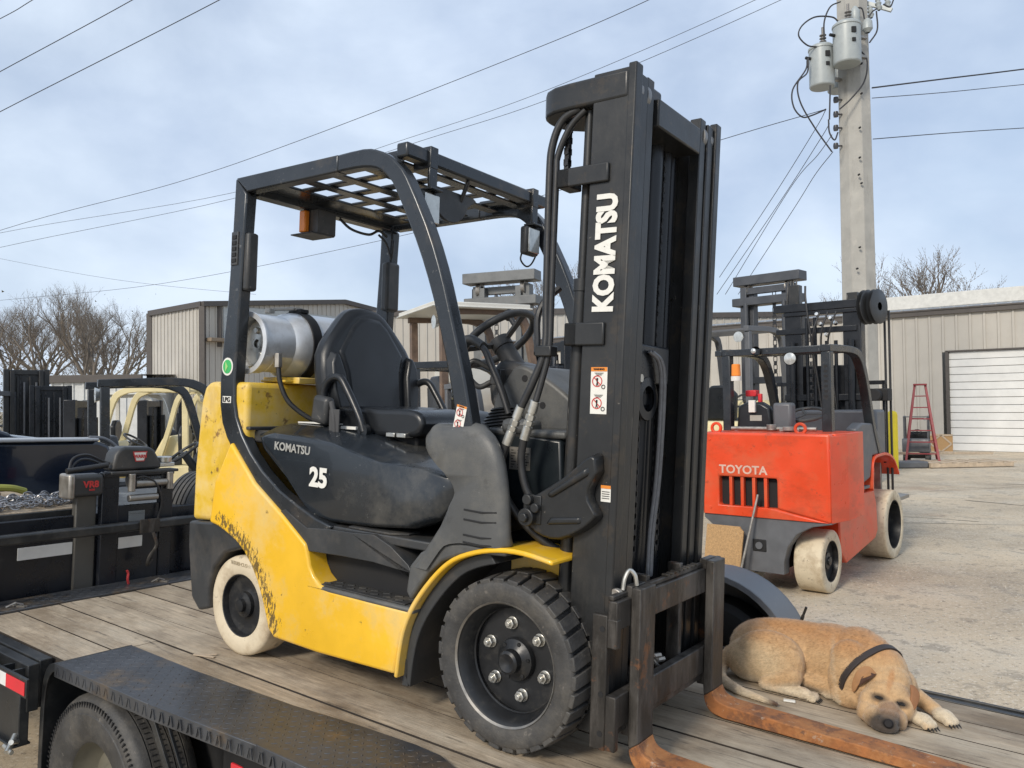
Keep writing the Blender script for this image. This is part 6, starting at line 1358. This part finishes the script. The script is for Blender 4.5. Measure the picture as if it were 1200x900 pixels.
shed('tan ribbed wall closing the yard between the mast and the concrete pole', 735, 1010, 48, 7.0, SID, dep=6)
# ------------------------------------------------------------------ pole, transformers
PX, PD = 1010, 18.0
pb = V((spot(1009.5, PD)[0], PD, 0))
pt = Thing('utility_pole', 'tall grey octagonal concrete power pole carrying transformer cans above the orange red forklift', 'pole', W, tuple(pb))
m = MB(); m.cyl(pb, pb + V((-.03, 0, 14)), .405, .33, n=8)
pt.part('shaft', m, POLE, .012)
def wp(px, py, d_): 
    r_ = RW @ V((px-600, py-450, FOC)); return V((r_.x/r_.y*d_, d_, CAMH + r_.z/r_.y*d_))
m = MB()
for py in (185, 205, 215, 290, 315, 110, 150, 75): 
    p_ = wp(1004 + (py % 7), py, PD-.40); m.cyl(p_, p_ + V((0, -.05, 0)), .022, n=8)
pt.part('pole_bolt', m, BLK)
def can(px, py0, py1, d_, r_, label):
    a, b = wp(px, py1, d_), wp(px, py0, d_)
    t = Thing('transformer', label, 'transformer', W, tuple(a), group='transformer cans hung on the concrete pole')
    m = MB(); h_ = (b-a).length; m.lathe([(0, 0), (r_*.93, 0), (r_, .03), (r_, h_-.05), (r_*1.05, h_-.05), (r_*1.05, h_), (r_*.8, h_+.06), (0, h_+.08)], a, (0, 0, 1), 32); t.part('tank', m, CAN, .006)
    m = MB(); tp = b + V((.02, 0, .06))
    for i in range(4): m.lathe([(.03, i*.07), (.075, i*.07+.02), (.075, i*.07+.035), (.03, i*.07+.06)], tp, (0, 0, 1), 16)
    m.cyl(tp, tp + V((0, 0, .42)), .03); t.part('bushing', m, mat('brown_porcelain', (.20, .19, .18), .3), .003)
    m = MB(); m.cyl(a + V((-r_, -.05, h_*.72)), a + V((-r_-.12, -.1, h_*.72)), .035, n=10); t.part('terminal', m, BLK, .004)
    for k_, d_3 in ((.75, (.10, .05, .12)), (.5, (.08, .04, .08))):
        m = MB(); m.box(a + V((r_*.1, -r_, h_*k_)), d_3); t.part('lug_plate', m, BLK, .004)
    m = MB(); m.bar(a + V((r_*.5, .1, h_*.3)), a + V((r_+.25, .25, h_*.3)), .1, .06); m.bar(a + V((r_*.5, .1, h_*.8)), a + V((r_+.25, .25, h_*.8)), .1, .06); t.part('mounting_bracket', m, DRAWN, .004)
can(963.5, 57, 103, PD-.3, .272, 'left transformer can, hanging lowest beside the concrete pole')
can(993, 30, 76, PD-.7, .29, 'middle transformer can, hanging in front of the concrete pole')
can(984, 82, 107, PD+.55, .27, 'small transformer can mostly hidden behind the concrete pole')
m = MB()
for py in (117, 134, 150, 171):
    p_ = wp(979.5, py, PD-.1); m.cyl(p_, p_ + V((.14, 0, 0)), .02, n=8); m.lathe([(.0, -.07), (.05, -.06), (.06, 0), (.05, .06), (0, .07)], p_, (0, 0, 1), 14)
pt.part('spool_insulator', m, mat('dark_porcelain', (.05, .05, .055), .3))
m = MB(); a = wp(1018, 8, PD); m.bar(wp(1012, 3, PD), wp(1045, 12, PD-.3), .08, .08)
for p_ in (wp(1020, 12, PD-.2), wp(1029, 3, PD-.2), wp(1040, 2, PD-.2)): m.lathe([(.03, -.2), (.07, -.12), (.04, -.08), (.07, -.03), (.04, .02), (.06, .06), (.02, .12)], p_, (0, .2, 1), 12)
m.lathe([(.05, -.2), (.11, -.12), (.10, .05), (.04, .12)], wp(1016.5, 28, PD-.5), (0, 0, 1), 14); m.lathe([(.06, -.2), (.10, -.1), (.10, .12), (.03, .22)], wp(1002, 19, PD-.55), (0, 0, 1), 14)
pt.part('cross_arm_insulator', m, CAN)
m = MB()
def pw(pts, d_=PD-.5): return bez([wp(x, y, d_) for x, y in pts], 7)
for pts in ([(983, 26), (975, 20), (955, 20), (940, 30), (936, 42), (946, 53), (958, 55)], [(966, 45), (966, 25), (973, 8), (985, 2)], [(946, 70), (944, 82), (929, 105), (930, 125), (940, 137), (952, 135), (968, 128)], [(947, 68), (946, 85), (935, 97), (938, 120), (955, 150), (975, 178)],
            [(998, 35), (1005, 55), (1016, 70), (1013, 95), (998, 115), (984, 128)], [(1002, 10), (1010, 10), (1013, 22)], [(1017, 22), (1022, 14), (1028, 10)], [(1027, 13), (1028, 35), (1019, 50)], [(1035, 5), (1043, 8), (1047, 0)], [(971, 140), (972, 155), (978, 164), (982, 155)], [(973, 100), (972, 140)]):
    m.tube(pw(pts), .017, 6)
pt.part('jumper_cable', m, WIRE)
# ------------------------------------------------------------------ overhead lines
def line(pts, label, r_=.012, n_=8):
    P_ = [wp(x, y, d_) for x, y, d_ in pts]; m = MB(); m.tube(bez(P_, n_), r_*.65, 5)
    single('power_line', m, WIRE, label, 'power line', W, tuple(P_[0]), group='overhead power lines')
line([(-260, 360, 42), (0, 270, 36), (200, 216, 32), (350, 165, 29), (600, 68, 25), (760, 0, 22), (1000, -120, 18)], 'power line rising from the left edge over the whole yard to the top centre', .017)
line([(-200, 320, 45), (0, 273, 42), (272, 226, 38), (478, 162, 34), (640, 106, 30), (885, 0, 26), (1100, -110, 22)], 'upper of the two parallel power lines that pass behind the guard', .015)
line([(-200, 338, 45), (0, 290, 42), (272, 233, 38), (500, 163, 34), (660, 110, 30), (915, 0, 26), (1130, -110, 22)], 'lower of the two parallel power lines that pass behind the guard', .016)
line([(-120, 82, 16), (0, 22, 15), (38, 0, 14.5), (120, -50, 14)], 'short power line crossing the top left corner', .011)
line([(-120, 150, 16), (0, 84, 15), (155, 0, 14), (300, -85, 13)], 'middle one of the three power lines in the top left corner', .012)
line([(-120, 195, 16), (0, 131, 15), (257, 0, 13.5), (420, -90, 13)], 'lowest of the three power lines in the top left corner', .012)
line([(968, 128, PD), (848, 163, 20), (640, 228, 24), (450, 281, 29), (185, 333, 38), (0, 352, 48)], 'power line running from the concrete pole to the left behind the mast', .014)
line([(-60, 290, 60), (0, 303, 58), (100, 322, 55), (185, 334, 52), (300, 345, 50)], 'faint power line above the bare trees', .014)
line([(1022, 103, PD), (1110, 92, PD+1), (1200, 81, PD+2), (1400, 55, PD+4)], 'thick cable leaving the pole to the right, the highest there', .028)
line([(1022, 115, PD), (1110, 108, PD+1), (1200, 99, PD+2), (1400, 80, PD+4)], 'thin cable leaving the pole to the right, just under the thick one', .014)
line([(1023, 163, PD), (1110, 156, PD+1), (1200, 150, PD+2), (1400, 138, PD+4)], 'lowest cable leaving the pole to the right', .016)
for i, (pts, lb_) in enumerate((([(968, 128), (955, 152), (905, 232), (843, 325)], 'leftmost'), ([(972, 145), (960, 165), (915, 235), (840, 345)], 'second from the left'), ([(975, 158), (958, 182), (925, 222), (850, 345)], 'second from the right'), ([(976, 178), (955, 205), (930, 245), (865, 345)], 'rightmost'))):
    line([(x, y, PD + 2.2*k) for k, (x, y) in enumerate(pts)], lb_ + ' of the four service cables slanting down from the pole', .014)
# ------------------------------------------------------------------ bollard, ladder, boards
bx_, by_, _ = spot(1044.5, 20.6)
bo = Thing('bollard', 'tall bright yellow safety bollard beside the concrete pole', 'bollard', W, (bx_, by_, 0))
m = MB(); m.lathe([(.13, 0), (.13, 1.42), (.11, 1.49), (.06, 1.53), (0, 1.54)], (bx_, by_, 0), (0, 0, 1), 28); bo.part('post', m, YELB)
m = MB(); m.cyl((bx_, by_, 0), (bx_, by_, .03), .2, n=8); bo.part('concrete_foot', m, POLE)
lx, ly, _ = spot(1078, 22.3)
ld = Thing('stepladder', 'dark red stepladder standing open against the tan wall', 'ladder', frame(lx, ly, -25), (0, 0, 0))
for sg, dep, nm in ((-1, -.55, 'front_leg'), (1, -.55, 'front_leg'), (-1, .55, 'rear_leg'), (1, .55, 'rear_leg')):
    m = MB(); m.bar((sg*.42, dep, 0), (sg*.13, 0, 2.22), .09, .06, up=(1, 0, 0)); ld.part(nm, m, LADR, .006)
for k in range(1, 7):
    t_ = k/7; w_ = .42-(.29*t_)
    m = MB(); m.b2(-w_, w_, -.55*(1-t_)-.04, -.55*(1-t_)+.04, 2.22*t_-.015, 2.22*t_+.015); ld.part('rung', m, LADR, .004)
for k in (2, 4): 
    t_ = k/7; w_ = .42-(.29*t_); m = MB(); m.b2(-w_, w_, .55*(1-t_)-.02, .55*(1-t_)+.02, 2.22*t_-.015, 2.22*t_+.015); ld.part('brace', m, LADR, .004)
m = MB(); m.b2(-.17, .17, -.12, .12, 2.20, 2.25); ld.part('top_cap', m, LADR, .01)
cx_, cy_, _ = spot(1101, 26.6)
crr = Thing('wooden_crate_lid', 'pale framed wooden panel with a diamond brace leaning at the wall beside the roller door', 'panel', frame(cx_, cy_, -40), (0, 0, 0))
m = MB(); m.b2(-.35, .35, 0, .02, .0, .62); crr.part('board', m, PLY, .002)
for a, b in (((-.35, .03), (.35, .03)), ((-.35, .59), (.35, .59)), ((-.32, 0), (-.32, .62)), ((.32, 0), (.32, .62)), ((-.32, .3), (0, .6)), ((0, .6), (.32, .3)), ((.32, .3), (0, .03)), ((0, .03), (-.32, .3))):
    m = MB(); m.bar((a[0], -.012, a[1]), (b[0], -.012, b[1]), .02, .05, up=(0, 1, 0)) if False else m.bar((a[0], -.012, a[1]), (b[0], -.012, b[1]), .05 if a[0] == b[0] else .02, .05 if a[0] != b[0] else .02); crr.part('batten', m, PALW, .002)
px_, py_, _ = spot(1098, 21.5)
pl_ = Thing('pallet', 'low pale wooden pallet on the concrete at the foot of the red stepladder', 'pallet', frame(px_+.6, py_, 5), (0, 0, 0))
for y in (-.5, 0, .5):
    m = MB(); m.b2(-1.2, 1.1, y-.05, y+.05, .02, .12); pl_.part('bearer', m, PALW, .004)
for k in range(7):
    m = MB(); m.b2(-1.2+k*.36, -.98+k*.36, -.55, .55, .121, .145); pl_.part('board', m, PALW, .003)
m = MB(); m.bar((px_-.9, py_+.7, .32), (px_+2.1, py_+1.1, .26), .12, .07); single('timber', m, PALW, 'weathered timber lying over the pallet beside the red stepladder', 'timber', W, (px_, py_, 0), bevel=.005)
m = MB(); m.box((px_-1.0, py_-.3, .09), (.9, .5, .18)); 
single('grey_tub', m, GREYP, 'low grey tub on the ground between the bollard and the ladder', 'tub', W, (px_-1, py_, 0), bevel=.04)
# ------------------------------------------------------------------ bare trees
def bare_tree(base, H_, seed, label, spread=.66, depth=7, group='bare winter trees'):
    rnd = random.Random(seed); t = Thing('bare_tree', label, 'tree', W, base, group=group)
    mt_, mb_ = MB(), MB()
    def grow(p, d_, ln, r_, k, mb):
        pts = [p]; n_ = 4 if k > 2 else 3
        for i in range(n_):
            d_ = (d_ + V((rnd.uniform(-.16, .16), rnd.uniform(-.16, .16), rnd.uniform(-.03, .10)))).normalized(); pts.append(pts[-1] + d_*ln/n_)
        if k <= 2:   # twigs: thin triangles
            for a, b in zip(pts, pts[1:]):
                s_ = V((0, 0, 1)).cross(b-a); s_ = (s_.normalized() if s_.length > 1e-4 else V((1, 0, 0)))*r_; u_ = (b-a).normalized().cross(s_.normalized())*r_
                v_ = [mb.bm.verts.new(q) for q in (a+s_, a-s_*.5+u_*.87, a-s_*.5-u_*.87, b)]
                mb.bm.faces.new((v_[0], v_[1], v_[3])); mb.bm.faces.new((v_[1], v_[2], v_[3])); mb.bm.faces.new((v_[2], v_[0], v_[3]))
        else: mb.tube(pts, [r_*(1-.28*i/n_) for i in range(n_+1)], 6 if k > 4 else 4)
        if k == 0: return
        nb = rnd.choice((2, 3, 3)) if k > 1 else 3
        for j in range(nb + (1 if k in (1, 2, 3) else 0)):
            at = pts[-1] if j < 2 else pts[rnd.randint(1, n_-1)]
            ax_ = V((rnd.uniform(-1, 1), rnd.uniform(-1, 1), rnd.uniform(-.3, .5))).normalized()
            nd = (d_ + ax_*spread*rnd.uniform(.6, 1.25) + V((0, 0, .12))).normalized()
            grow(at, nd, ln*rnd.uniform(.62, .82), r_*.60, k-1, mb_)
    b_ = V(base); grow(b_, V((0, 0, 1)), H_*.24, H_*.020, depth, mt_)
    t.part('trunk', mt_, BARK, angle=80); t.part('branches', mb_, BARK, angle=80)
specs = [(-25, 74, 13.2, 'outermost of the far bare trees at the left edge'), (48, 78, 13.6, 'far bare tree deep behind the white lettered mast'), (92, 76, 13.4, 'far bare tree behind the tallest one'), (134, 74, 11.8, 'far bare tree close behind the corner of the tan shed'), (-10, 58, 10.5, 'thick bare tree at the left edge of the picture'), (38, 52, 9.3, 'bare tree over the white lettered mast'), (85, 47, 10.2, 'tallest bare tree, standing left of the tan shed'), (128, 55, 9.6, 'bare tree touching the left corner of the tan shed'), (62, 66, 12, 'bare tree farther back between the tallest and the leftmost one'), (150, 64, 9.5, 'bare tree half behind the tan shed'), (15, 68, 11.5, 'pale bare tree farther back near the left edge'), (108, 68, 11.4, 'bare tree farther back, right of the tallest one')]
for i, (px, d_, h_, lb_) in enumerate(specs): bare_tree(spot(px, d_), h_*1.16, 100+i, lb_)
for i, (px, d_, h_, lb_) in enumerate(((1045, 52, 12.4, 'bare tree over the roof just right of the concrete pole'), (1092, 50, 12.8, 'widest bare tree above the roof at the right'), (1150, 58, 12.4, 'low bare tree beside the pale roof unit'), (985, 60, 12.2, 'bare tree mostly hidden by the concrete pole'), (648, 52, 12.0, 'bare tree behind the grey mast and the lamp of the guard'), (705, 56, 13.8, 'bare tree hidden behind the black mast'))): bare_tree(spot(px, d_), h_*1.18, 300+i, lb_, depth=6)
rnd = random.Random(5); m = MB()
for i in range(26000):
    px = rnd.uniform(-60, 190); d_ = rnd.uniform(56, 75); x = (px-600)/FOC*d_; z = abs(rnd.gauss(0, 3.0)); r_ = rnd.uniform(.03, .12)
    v_ = [m.bm.verts.new((x + rnd.uniform(-r_, r_), d_ + rnd.uniform(-r_, r_), z + rnd.uniform(-r_, r_))) for _ in range(3)]; m.bm.faces.new(v_)
single('undergrowth', m, BRUSH, 'dull green brown winter scrub under the bare trees', 'scrub', W, (0, 0, 0), kind='stuff', smooth=False)
m = MB()
for i in range(9000):
    px = rnd.uniform(560, 1300); d_ = rnd.uniform(75, 95); x = (px-600)/FOC*d_; z = abs(rnd.gauss(0, 1.5)); r_ = rnd.uniform(.1, .3)
    v_ = [m.bm.verts.new((x + rnd.uniform(-r_, r_), d_ + rnd.uniform(-r_, r_), z + rnd.uniform(-r_, r_))) for _ in range(3)]; m.bm.faces.new(v_)
single('far_scrub', m, BRUSH, 'distant scrub far beyond the buildings', 'scrub', W, (0, 0, 0), kind='stuff', smooth=False)
